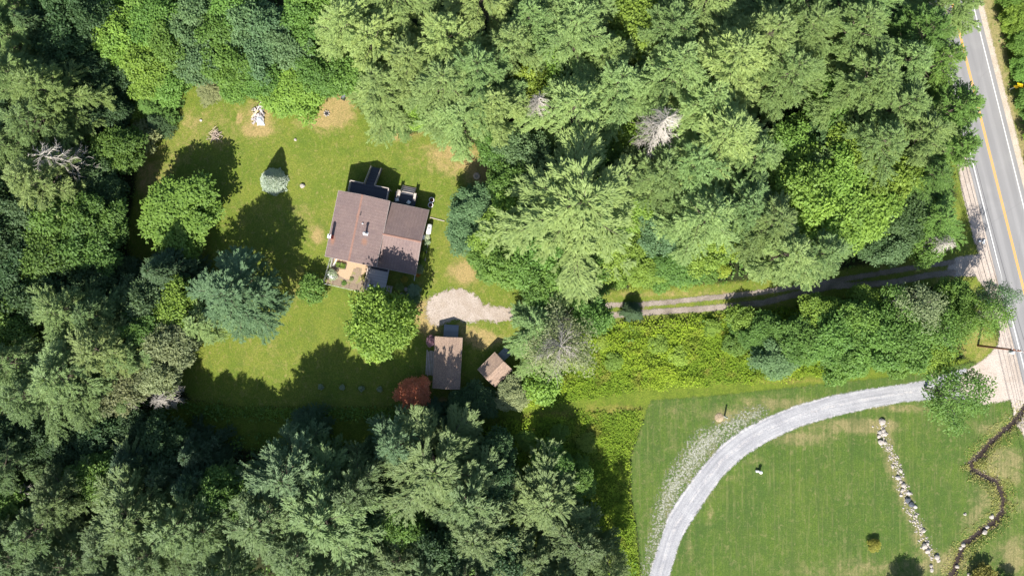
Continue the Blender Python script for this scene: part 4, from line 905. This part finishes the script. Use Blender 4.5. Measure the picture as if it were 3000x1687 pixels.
# gas tank by the right wall
g = G(1257.3, 671, .6); t = thing('gas_tank', 'white gas tank lying along the right wall of the house', 'gas tank', (g.x, g.y, H1(g.x, g.y)), HA)
MB().tube([(0, -.92, .62), (0, -.86, .62), (0, -.72, .62), (0, .72, .62), (0, .86, .62), (0, .92, .62)], [.12, .32, .42, .42, .32, .12], 16).build('tank', M_WHITE, t, True)
MB().lathe([(.14, 0), (.14, .16), (.1, .2)], (0, 0, 1.0), 10).build('valve_cover', M_WHITE, t)
for s in (-1, 1): MB().box((0, s * .55, .12), (.5, .1, .35)).build('leg', M_METAL, t)
# pole on the lawn and edging board
def stick(name, p0, p1, w_, h_, mat, lab, cat, z=.03):
    a = G(*p0); b = G(*p1); m_ = (a + b) / 2; d = b - a
    o = MB().box((0, 0, 0), (d.length, w_, h_)).build(name, mat, None, loc=(m_.x, m_.y, H1(m_.x, m_.y) + z + h_ / 2), rotz=atan2(d.y, d.x)); return tag(o, lab, cat)
stick('wooden_pole', (1259.4, 637), (1302.4, 648.2), .12, .1, M_RAIL, 'long grey wooden pole lying on the grass off the right wall of the house', 'pole')
stick('edging_board', (1258.5, 690), (1245, 765), .12, .12, M_STONE, 'pale edging board along the flower bed right of the house', 'board')
# flower beds
def small_plants(lst, lab0, grp, cat='plant', name='garden_plant'):
    for i, (x, y, h_, R_, col, lab) in enumerate(lst): bush(x, y, h_, R_, col, lab, grp, name, cat, i)
small_plants([(1246, 660, .8, .55, TONES['y'], 'yellow green plant above the gas tank'), (1250, 694, .8, .6, (.45, .5, .4), 'whitish plant just below the gas tank'), (1252, 710, .7, .55, (.35, .45, .3), 'pale green plant right of the wing wall, second below the gas tank'),
    (1244, 728, .7, .5, TONES['g'], 'mid green plant right of the wing wall, third below the gas tank'), (1240, 748, .8, .6, TONES['y'], 'yellow green plant beside the lower end of the edging board'), (1236, 772, 1.0, .7, TONES['b'], 'bright green plant right of the lower wing wall'),
    (1229, 788, 1.1, .8, (.25, .33, .2), 'pale leaved shrub by the lower right house corner'), (1224, 803, .8, .5, (.45, .2, .03), 'orange flowered plant at the lower right house corner')], '', 'plants in the bed right of the house')
small_plants([(1171, 841, 1.0, .75, (.2, .28, .08), 'green bush right of the front deck steps'), (1212, 851, 1.4, 1.15, (.22, .32, .22), 'big bluish shrub between the house and the parking pad'), (1183, 872, 1.1, .8, TONES['u'], 'dark bluish shrub just above the lawn maple'),
    (1213, 878, 1.2, 1.1, TONES['u'], 'wide bluish shrub left of the parking pad'), (1185, 818, .8, .6, (.34, .3, .04), 'yellow leaved plant in the shade below the wing'), (1200, 868, .8, .6, TONES['g'], 'green plant among the stones left of the parking pad')], '', 'shrubs below the wing')
for i, (x, y, r_) in enumerate([(1190, 850, .45), (1196, 862, .4), (1176, 862, .35), (1226, 866, .4), (1205, 888, .35), (1163, 856, .35), (1232, 880, .4)]):
    pass
# garden in front with wood chips, beds, fence
m = N('wood_chips'); p = m.obj(); n = m.noise(p, 7, 6, .8); n2 = m.noise(p, 1.2, 4, .6)
cc = m.mix(m.rng(n, .35, .65), (.34, .24, .15), (.48, .36, .25)); M_CHIP = m.finish(cc, .95, m.bump(n, .7, .04), spec=.1)
m = N('garden_soil'); p = m.obj(); n = m.noise(p, 5, 6, .8); n2 = m.noise(p, .9, 5, .6)
cc = m.mix(m.rng(n, .35, .65), (.20, .155, .115), (.28, .22, .165)); cc = m.mix(m.rng(n2, .5, .65, 0, .8), cc, (.20, .22, .06)); M_SOIL = m.finish(cc, .95, m.bump(n, .8, .05), spec=.1)
gz = .13
g0 = HL(0, 0, 0)
def patch(name, poly, z, mat):
    q = MB().prism(poly, z - .35, z); return tag(q.build(name, mat, None, loc=tuple(HC), rotz=HA), kind='structure')
patch('garden_soil', [(-4.5, -10.1), (2.36, -10.3), (2.36, -5.3), (-4.2, -5.3)], .12, M_SOIL)
patch('wood_chip_path', [(-3.9, -6.0), (-4.0, -5.35), (2.3, -5.35), (2.3, -8.1), (1.2, -8.3), (1.1, -6.3), (.1, -6.3), (-.2, -8.6), (-1.3, -8.7), (-2.6, -8.3), (-3.3, -7.9), (-3.2, -7.3), (-1.6, -7.1), (-1.5, -6.05)], .135, M_CHIP)
patch('dirt_patch', [(-.6, -8.6), (-.3, -6.6), (.75, -6.5), (.6, -8.7)], .142, M_SOIL)
def bed(x0, x1, y0, y1, lab):
    t = place('raised_bed', lab, 'garden bed', (x0 + x1) / 2, (y0 + y1) / 2, .13); w_, l_ = x1 - x0, y1 - y0; f = MB()
    for s in (-1, 1): f.box((0, s * l_ / 2, .12), (w_, .05, .28)); f.box((s * w_ / 2, 0, .12), (.05, l_ - .06, .28))
    f.build('bed_frame', M_DARK, t)
    n = int(w_ * l_ * 150); X = rng.uniform(-.47, .47, (n, 2)) * (w_, l_); az = rng.uniform(0, 6.28, n)
    D = np.stack([np.cos(az), np.sin(az), rng.uniform(.2, 1.2, n)], 1); lo_ = leaf_mesh('vegetables', np.stack([X[:, 0], X[:, 1], rng.uniform(.15, .4, n)], 1), D, np.array([0, 0, 1.]) + rng.normal(size=(n, 3)) * .4, rng.uniform(.15, .3, n), rng.uniform(.08, .16, n), M_LEAF)
    o = link('vegetables', lo_, t); o.color = (*TONES['b'], 1)
bed(-3.3, -1.7, -6.95, -6.15, 'raised garden bed of leafy green vegetables in the front garden')
small_plants([(1070, 813, .5, .7, (.25, .25, .08), 'low yellowish plant beside the left edge of the front deck'), (1008, 829, .4, .45, TONES['g'], 'small green plant near the lower fence of the front garden'), (1030, 817, .4, .4, (.2, .25, .1), 'small plant in the middle of the front garden')], '', 'plants in the front garden')
t = bush(973, 805, 1.2, .95, (.30, .38, .26), 'white flowering shrub at the left end of the front garden', name='flowering_shrub')
n = 130; d = rng.normal(size=(n, 3)); d /= np.linalg.norm(d, axis=1, keepdims=True); d[:, 2] = np.abs(d[:, 2])
fl = leaf_mesh('flowers', np.array([0, 0, 1.2]) + d * np.array([1.9, 1.9, 1.9]), np.cross(d, rng.normal(size=(n, 3))), d, rng.uniform(.25, .42, n), rng.uniform(.2, .35, n), M_WHITE); link('flowers', fl, t)
# wire fence round the garden
fc = place('garden_fence', 'low wire fence with thin posts round the front garden', 'fence', 0, -10.2, .1)
fw = MB(); pts = [(-4.4, 4.8), (-4.75, .0), (2.4, -.15)]
for a_, b_ in zip(pts[:-1], pts[1:]):
    a_, b_ = Vector((*a_, 0)), Vector((*b_, 0)); n = max(2, int((b_ - a_).length / 1.2))
    for i in range(0 if a_.x < -4.5 else 0, n): q = a_ + (b_ - a_) * (i + .0) / n; MB().tube([q, q + Vector((0, 0, 1.0))], .03, 5).build('post', M_RAIL, fc)
    for z in (.2, .4, .6, .8, .95): fw.tube([a_ + Vector((0, 0, z)), b_ + Vector((0, 0, z))], .01, 4)
fw.build('wire', M_METAL, fc)
tr = place('garden_trellis', 'white wooden trellis frame at the upper left of the front garden', 'trellis', -4.0, -6.2, .12)
mb = MB()
for yy in (-.9, .9): mb.box((0, yy, .6), (.07, .07, 1.2))
for zz in (.5, .85, 1.15): mb.box((0, 0, zz), (.05, 1.9, .07))
mb.build('frame', M_TRIM, tr)
tr2 = copy_tree(tr); tr2.location = HL(-3.4, -6.0, .12); tr2.rotation_euler = (0, 0, HA - .25); tr2['label'] = 'white wooden trellis leaning just right of the first one in the front garden'
# front deck furniture
t = place('grill', 'dark covered grill standing in the lower left corner of the front deck', 'grill', 3.6, -8.9, 1.0, .1)
MB().box((0, 0, .5), (.55, .5, .6)).build('cabinet', M_DARK, t); MB().lathe([(.30, 0), (.28, .12), (.18, .25), (.02, .3)], (0, 0, .8), 14).build('lid', M_DARK, t, True)
MB().box((.45, 0, .78), (.35, .4, .03)).box((-.45, 0, .78), (.35, .4, .03)).build('side_shelf', M_METAL, t)
t = place('deck_bench', 'grey wooden bench along the lower left rail of the front deck', 'bench', 2.95, -8.6, 1.0)
MB().box((0, 0, .42), (.4, 1.6, .05)).build('seat', M_RAIL, t)
for s in (-1, 1): MB().box((0, s * .65, .2), (.32, .08, .4)).build('leg', M_RAIL, t)

# ------------------------------------------------------------------ sheds
t = thing('shed', 'long tan roofed shed with a plank ramp below the dirt parking pad', 'shed', (-10.9, -12.63, 0), radians(-2.9))
wS, rS = gable(t, 4.58, 8.67, 2.35, 3.05, .15, M_TAN, M_SHEDWALL, M_TAN, .1, trimmat=plain('tan_trim', (.45, .35, .28), .8, .15))
door(wS, (.2, 4.19, 1.05), 'y+', 1.8, 1.9, M_SHEDWALL); window(wS, (-2.14, -1.5, 1.3), 'x-', .8, .7); window(wS, (2.14, 1.0, 1.3), 'x+', .8, .7)
MB().box((.15, 5.25, .22), (2.5, 2.1, .08), tilt=(-.12, 0)).build('ramp', boards('ramp_planks', (.28, .30, .34), .18, 1), t)
pl = thing('plank_stack', 'grey planks laid along the left wall of the long shed', 'planks', (-14.2, -12.9, .0), radians(-2.9))
for i in range(5): MB().box((i * .27 - .5, rnd.uniform(-.2, .2), .08 + .02 * i), (.2, 4.2, .05)).build('plank', M_RAIL, pl)
t = thing('shed', 'small tan roofed shed set at a slant, partly under a tree', 'shed', (-2.88, -13.8, 0), radians(-45))
wT, rT = gable(t, 4.2, 4.1, 2.2, 3.0, .12, M_TAN, M_SHEDWALL, M_TAN, .1, trimmat=plain('tan_trim2', (.45, .35, .28), .8, .15))
door(wT, (0, 1.94, 1.0), 'y+', 1.4, 1.8, M_SHEDWALL); window(wT, (-1.99, 0, 1.3), 'x-', .7, .6)
MB().box((-.6, 2.9, .2), (1.6, 1.8, .08), tilt=(-.1, 0)).build('ramp', boards('ramp_planks2', (.28, .30, .34), .18, 1), t)

# ------------------------------------------------------------------ stones
def rock_mesh(seed, mat):
    r = np.random.default_rng(seed); import bmesh
    bm = bmesh.new(); bmesh.ops.create_icosphere(bm, subdivisions=2, radius=.5)
    d = r.normal(size=(9, 3)); d /= np.linalg.norm(d, axis=1, keepdims=True); off = r.uniform(.30, .44, 9)
    for v in bm.verts:
        c = np.array(v.co); 
        for k in range(9):
            q = c @ d[k]
            if q > off[k]: c = c - d[k] * (q - off[k])
        c += r.normal(size=3) * .012; v.co = Vector((c[0], c[1], c[2] * .72))
    me = bpy.data.meshes.new('rock'); bm.to_mesh(me); bm.free(); me.materials.append(mat); return me
RK = [rock_mesh(s, M_STONE) for s in range(5)] + [rock_mesh(s + 9, M_STONE2) for s in range(3)] + [rock_mesh(30, M_CHAR), rock_mesh(31, M_CHAR)]
def rock(x, y, s, k, lab, grp=None, name='boulder', cat='boulder', sq=1.0):
    g = G(x, y); o = link(name, RK[k], None, (g.x, g.y, H1(g.x, g.y) + .12 * s), rnd.uniform(0, 6.28)); o.scale = (s, s * sq, s * rnd.uniform(.8, 1.1))
    return tag(o, lab, cat, grp)
big = [(2583, 1234, 1.3, 0, 'white boulder at the top end of the boulder line, nearest the gravel drive'), (2587, 1260, .85, 1, 'pale boulder, uppermost of the tight cluster below the top of the boulder line'), (2578, 1266, .7, 5, 'greyish boulder at the upper left of the tight cluster in the boulder line'),
    (2591, 1271, 1.0, 2, 'largest pale boulder in the middle of the tight cluster in the boulder line'), (2574, 1277, .8, 3, 'tan boulder at the left of the tight cluster in the boulder line'), (2579, 1294, 1.1, 4, 'broad pale boulder, lowest left of the tight cluster in the boulder line'), (2592, 1296, .8, 0, 'pale boulder, lowest right of the tight cluster in the boulder line'),
    (2615, 1366, .6, 1, 'white boulder in the bare patch of the boulder line'), (2639, 1377, .75, 2, 'pale upright boulder right of the bare patch in the boulder line'), (2630, 1399, .95, 6, 'grey boulder with a dark shadow halfway up the boulder line'), (2645, 1419, .95, 0, 'white boulder above the dark stones of the boulder line'), (2638, 1410, .55, 3, 'small white boulder left above the dark stones of the boulder line'), (2642, 1435, .7, 4, 'pale boulder just above the dark stones of the boulder line'), (2639, 1449, .65, 1, 'pinkish boulder left of the dark stones of the boulder line'),
    (2658, 1463, 1.2, 8, 'darkest large boulder in the middle of the boulder line'), (2669, 1475, 1.1, 9, 'flat dark grey boulder, lower of the two dark ones in the boulder line'), (2662, 1444, .8, 7, 'grey boulder just above the dark ones in the boulder line'), (2681, 1483, .7, 5, 'tan boulder right below the dark ones in the boulder line'),
    (2682, 1508, .6, 0, 'round white boulder below the brush in the boulder line'), (2703, 1552, .85, 2, 'lone white boulder in the lower half of the boulder line'), (2706, 1597, 1.1, 4, 'long white boulder near the lower end of the boulder line'), (2716, 1590, .8, 1, 'white boulder touching the long one near the lower end of the line'), (2715, 1612, 1.0, 3, 'pale boulder below the long white one near the lower end of the line'), (2743, 1630, 1.1, 0, 'tan boulder set apart at the lower right of the boulder line'), (2747, 1640, .8, 2, 'small boulder touching the lower side of the one set apart'),
    (2726, 1655, .7, 1, 'white boulder at the bottom edge end of the line, upper one'), (2728, 1668, .8, 4, 'white boulder at the bottom edge end of the line, lower one')]
for x, y, s, k, lab in big: rock(x, y, s, k, lab, 'boulders in a line across the lawn')
br_ = [(2826, 1597, .9, 0, 'pale boulder on the left bank of the lower brook, upper of two'), (2817, 1606, .8, 1, 'pale boulder on the left bank of the lower brook, lower of two'), (2905, 1512, .9, 4, 'pale boulder at the upper side of the lower brook bend'), (2888, 1560, 1.0, 3, 'tan boulder in the water of the lower brook bend'), (2898, 1545, .8, 6, 'grey boulder between the two stones of the lower brook bend'), (2808, 1662, .8, 2, 'white boulder beside the brook near the bottom edge'), (2837, 1682, .8, 0, 'white boulder at the bottom edge right of the brook'), (2826, 1505, .6, 1, 'lone small boulder on the grass left of the brook')]
for x, y, s, k, lab in br_: rock(x, y, s, k, lab, 'boulders by the brook')
# pebbles: one stuff object
mb = MB(); rr = random.Random(4)
LINE = [(2584, 1240), (2588, 1290), (2612, 1330), (2630, 1372), (2640, 1420), (2658, 1454), (2668, 1500), (2695, 1545), (2712, 1600), (2738, 1635)]
def pebble(x, y, s):
    g = G(x, y); z = H1(g.x, g.y); a = rr.uniform(0, 6.28)
    vs = [(g.x + cos(a + k * 1.257) * s * rr.uniform(.7, 1.1), g.y + sin(a + k * 1.257) * s * rr.uniform(.7, 1.1), z + .03) for k in range(5)] + [(g.x, g.y, z + s * .9)]
    mb.add(vs, [(k, (k + 1) % 5, 5) for k in range(5)])
for i in range(560):
    k = rr.randrange(len(LINE) - 1); t_ = rr.random(); a_, b_ = LINE[k], LINE[k + 1]
    pebble(a_[0] + (b_[0] - a_[0]) * t_ + rr.gauss(0, 8), a_[1] + (b_[1] - a_[1]) * t_ + rr.gauss(0, 6), rr.choice([.08, .1, .14, .22]))
tag(mb.build('pebbles', M_STONE), 'small pale stones scattered along the boulder line', 'pebbles', kind='stuff'); mb = MB()
for i in range(150):
    k = rr.randrange(len(BROOK) - 1); t_ = rr.random(); q = BROOK[k] * (1 - t_) + BROOK[k + 1] * t_
    pebble(q[0] * FPX / CH + 1500 + rr.gauss(0, 9), 843.5 - q[1] * FPX / CH + rr.gauss(0, 9), rr.choice([.06, .09, .12, .16]))
tag(mb.build('pebbles', plain('brook_stone', (.22, .19, .15), .9, .5, 2)), 'small muddy stones scattered along the brook', 'pebbles', kind='stuff')
# stones on the house lawn
rock(887, 545, .95, 3, 'pinkish boulder on the lawn right below the blue spruce', cat='stone', name='stone'); rock(866, 410, .55, 1, 'small pale stone on the lawn above the blue spruce', name='stone', cat='stone')
rock(589, 353, .5, 5, 'small grey stone on the lawn left of the debris heap', name='stone', cat='stone'); rock(915, 333, .6, 0, 'pale stone at the left edge of the dry patch by the wood', name='stone', cat='stone')
t = thing('stone_ring', 'round pale stone disc with a dark centre on the right part of the house lawn', 'stone ring', (G(1397, 516).x, G(1397, 516).y, H1(-6, 19)), 0)
MB().lathe([(.62, -.1), (.62, .1), (.3, .12), (.25, .05)], n=20).build('disc', plain('pinkish_stone', (.5, .38, .30), .9, .2), t, True); MB().lathe([(.17, 0), (.15, .16), (.02, .18)], n=10).build('cap', M_STONE2, t)
t = thing('fire_pit', 'small sooty fire pit of stones in the dry patch by the wood', 'fire pit', (G(957.5, 333).x, G(957.5, 333).y, .04))
for k in range(7): o = link('stone', RK[k % 7], t, (cos(k * .9) * .42, sin(k * .9) * .42, .08), k); o.scale = (.34, .28, .3)
MB().lathe([(.34, -.05), (.3, .05), (.02, .04)], n=12).build('ash', M_DARK, t)
# garden stones left of pad
for i, (x, y, s, lab) in enumerate([(1190, 848, .9, 'upper'), (1197, 862, .8, 'right'), (1178, 862, .7, 'left'), (1226, 868, .8, 'far right')]):
    rock(x, y, s, i, f'pale garden stone among the shrubs below the wing, the {lab} one', 'garden stones below the wing', 'stone', 'stone')
# brush pile
t = thing('brush_pile', 'heap of grey cut branches lying on the left lawn', 'brush pile', (G(634, 399).x, G(634, 399).y, .03)); mb = MB(); r2 = random.Random(9)
for i in range(46):
    a = r2.uniform(0, 6.28); l = r2.uniform(.5, 1.2); c = Vector((r2.gauss(0, .35), r2.gauss(0, .4), r2.uniform(.05, .5))); d = Vector((cos(a), sin(a), r2.uniform(-.2, .3))) * l * .7
    mb.tube([c - d, c + Vector((0, 0, .04)), c + d], [.05, .04, .02], 4)
mb.build('branches', plain('cut_branches', (.42, .34, .28), .9, .35, 5), t)
# debris heap with tarp, plank and pole
g = G(757, 338); t = thing('debris_heap', 'heap of white tarp, boards and grey rubble on the upper lawn', 'debris heap', (g.x, g.y, .03)); mb = MB(); n = 12
import itertools
vs = []; fs = []; r2 = random.Random(3); nx, ny = 9, 13
for j in range(ny):
    for i in range(nx):
        u, v_ = i / (nx - 1) * 2 - 1, j / (ny - 1) * 2 - 1
        hh = max(0, 1 - u * u) * max(0, 1 - v_ * v_) * .45
        vs.append((u * .62 + .35 + r2.uniform(-.08, .08) - .1 * v_, v_ * .85 - .95 + r2.uniform(-.08, .08), .02 + hh + r2.uniform(0, .12) * (hh > .02)))
for j in range(ny - 1):
    for i in range(nx - 1): fs.append((j * nx + i, j * nx + i + 1, (j + 1) * nx + i + 1, (j + 1) * nx + i))
MB().add(vs, fs).build('tarp', plain('white_tarp', (.46, .50, .55), .5, .4, 2.5, bump=.6), t)
mb = MB()
for k in range(60): mb.box((r2.uniform(-1.05, 1.05), r2.uniform(-1.4, 1.7), r2.uniform(.05, .3)), (r2.uniform(.15, .7), r2.uniform(.1, .3), r2.uniform(.04, .2)), r2.uniform(0, 6), (r2.uniform(-.4, .4), r2.uniform(-.4, .4)))
mb.build('rubble', plain('grey_rubble', (.42, .38, .38), .9, .35, 4), t)
MB().box((-.45, .1, .5), (.25, 1.5, .05), -.75, (.1, .15)).build('board', plain('yellow_board', (.68, .52, .30), .8, .1), t)
MB().box((.1, .9, .55), (.09, 2.6, .06), -.48, (.1, 0)).build('pole', M_TRIM, t)
# dark bin
g = G(1007, 284, .5); t = thing('bin', 'black bin lying at the wood edge above the dry patch', 'bin', (g.x, g.y, .03), -.45)
MB().box((0, 0, .35), (.62, 1.1, .66)).build('body', M_DARK, t); MB().box((0, .02, .72), (.4, .8, .05)).build('lid', plain('grey_lid', (.16, .17, .2), .5), t)
# posts with shadows on the lower right lawns
g = G(2122, 1218); t = thing('post', 'white topped narrow post beside the bare patch above the gravel drive', 'post', (g.x, g.y, H1(g.x, g.y)), .3)
MB().box((0, 0, .85), (.3, .1, 1.7)).build('panel', M_WHITE, t); MB().add([(-.15, -.05, 1.7), (.15, -.05, 1.7), (.15, .05, 1.7), (-.15, .05, 1.7), (0, 0, 1.95)], [(0, 1, 4), (1, 2, 4), (2, 3, 4), (3, 0, 4)]).build('cap', M_WHITE, t)
g = G(2224, 1379); t = thing('well_cap', 'short white pipe post with a round cap on the mown lawn', 'well cap', (g.x, g.y, H1(g.x, g.y)), .3)
MB().lathe([(.2, -.1), (.2, .75), (.27, .76), (.27, .9), (.05, .96)], n=14).build('pipe', M_WHITE, t, True); MB().box((-.4, .15, .25), (.55, .3, .4), -.4).build('side_box', M_WHITE, t)
g = G(2107, 1222); t_ = tag(MB().lathe([(.95, -.04), (.7, .07), (.35, .11), (.02, .12)], n=9).build('dirt_mound', plain('bare_mound', (.27, .21, .14), .95, .45, 5), None, True, (g.x, g.y, H1(g.x, g.y))), 'low bare dirt mound beside the white topped post', 'mound')
# white things on the road shoulder
for i, (x, y) in enumerate([(2868, 707), (2880, 706), (2879, 712)]):
    g = G(x, y); tag(MB().box((0, 0, .1), (.45, .3, .2), i, (.2, .1)).build('litter_bag', M_WHITE, None, False, (g.x, g.y, .1)), ['left', 'upper right', 'lower right'][i] + 'most of three white scraps on the sandy road shoulder', 'scrap', 'white scraps on the shoulder')
# yellow road sign (double arrow blade) on post
g = G(2958, 262); t = thing('road_sign', 'yellow warning sign with a smaller yellow plate below it at the right edge', 'road sign', (g.x, g.y, 0), radians(-42))
M_YEL = plain('sign_yellow', (.80, .55, .01), .5, .05, 2)
MB().box((0, 0, 1.5), (.08, .08, 3.0)).build('pole', M_METAL, t)
MB().add([(0, -.05 - s, 2.9 + z) if False else (x_, -.06 - s, 2.5 + z) for s in (0, .02) for x_, z in ((0, -.62), (.62, 0), (0, .62), (-.62, 0))], [(0, 1, 2, 3), (7, 6, 5, 4), (0, 4, 5, 1), (1, 5, 6, 2), (2, 6, 7, 3), (3, 7, 4, 0)]).build('warning_plate', M_YEL, t)
MB().box((0, -.07, 1.55), (.6, .02, .6)).build('lower_plate', M_YEL, t)

# ------------------------------------------------------------------ utility pole, street light, wires
g = G(2864.5, 1011.8); hp = 9.9
t = thing('utility_pole', 'brown wooden utility pole leaning toward the road with a white street lamp on top', 'utility pole', (g.x, g.y, 0), radians(-14))
MB().tube([(0, 0, -.5), (0, 0, 5), (0, 0, hp)], [.2, .17, .13], 10).build('pole', M_POLE, t, True)
MB().box((0, .0, hp - .45), (2.5, .12, .14)).build('crossarm', M_POLE, t)
for x in (-1.15, -.45, .45, 1.15): MB().lathe([(.05, 0), (.08, .06), (.05, .1), (.07, .16), (.02, .2)], (x, 0, hp - .38), 8).build('insulator', M_METAL, t, True)
MB().lathe([(.24, 0), (.26, .1), (.26, .8), (.2, .9)], (0, -.4, hp - 2.2), 12).build('transformer', M_METAL, t, True)
MB().tube([(0, 0, hp - .9), (.8, -.05, hp - .6), (1.9, -.1, hp - .55)], .045, 6).build('lamp_arm', M_METAL, t)
MB().lathe([(.05, .12), (.28, .1), (.34, 0), (.26, -.1), (.05, -.14)], (2.1, -.1, hp - .55), 12).build('lamp_head', M_WHITE, t, True)
dirr = (G(roadx(0, 0), 0) - G(roadx(1000, 0), 1000)).normalized()
def wire(name, dx, z, lab, grp='overhead wires along the road'):
    a = Vector((g.x, g.y, 0)); sidev = Vector((dirr.y, -dirr.x, 0)); pts = []
    for i in range(-14, 15):
        s = i / 14; sag = 1.0 * (1 - (2 * abs(s) - 1) ** 2)
        pts.append(a + dirr * s * 62 + sidev * dx + Vector((0, 0, z - sag)))
    tag(MB().tube(pts, .03, 4).build(name, M_DARK), lab, 'wire', grp)
for dx, z, l in ((-1.15, hp - .2, 'leftmost'), (-.45, hp - .2, 'second from the left'), (.45, hp - .2, 'third from the left'), (1.15, hp - .2, 'rightmost')): wire('overhead_wire', dx, z, f'thin dark wire over the roadside, {l} of the four on the crossarm')
wire('overhead_cable', .12, hp - 3.2, 'thicker low cable strung along the utility pole below the crossarm')
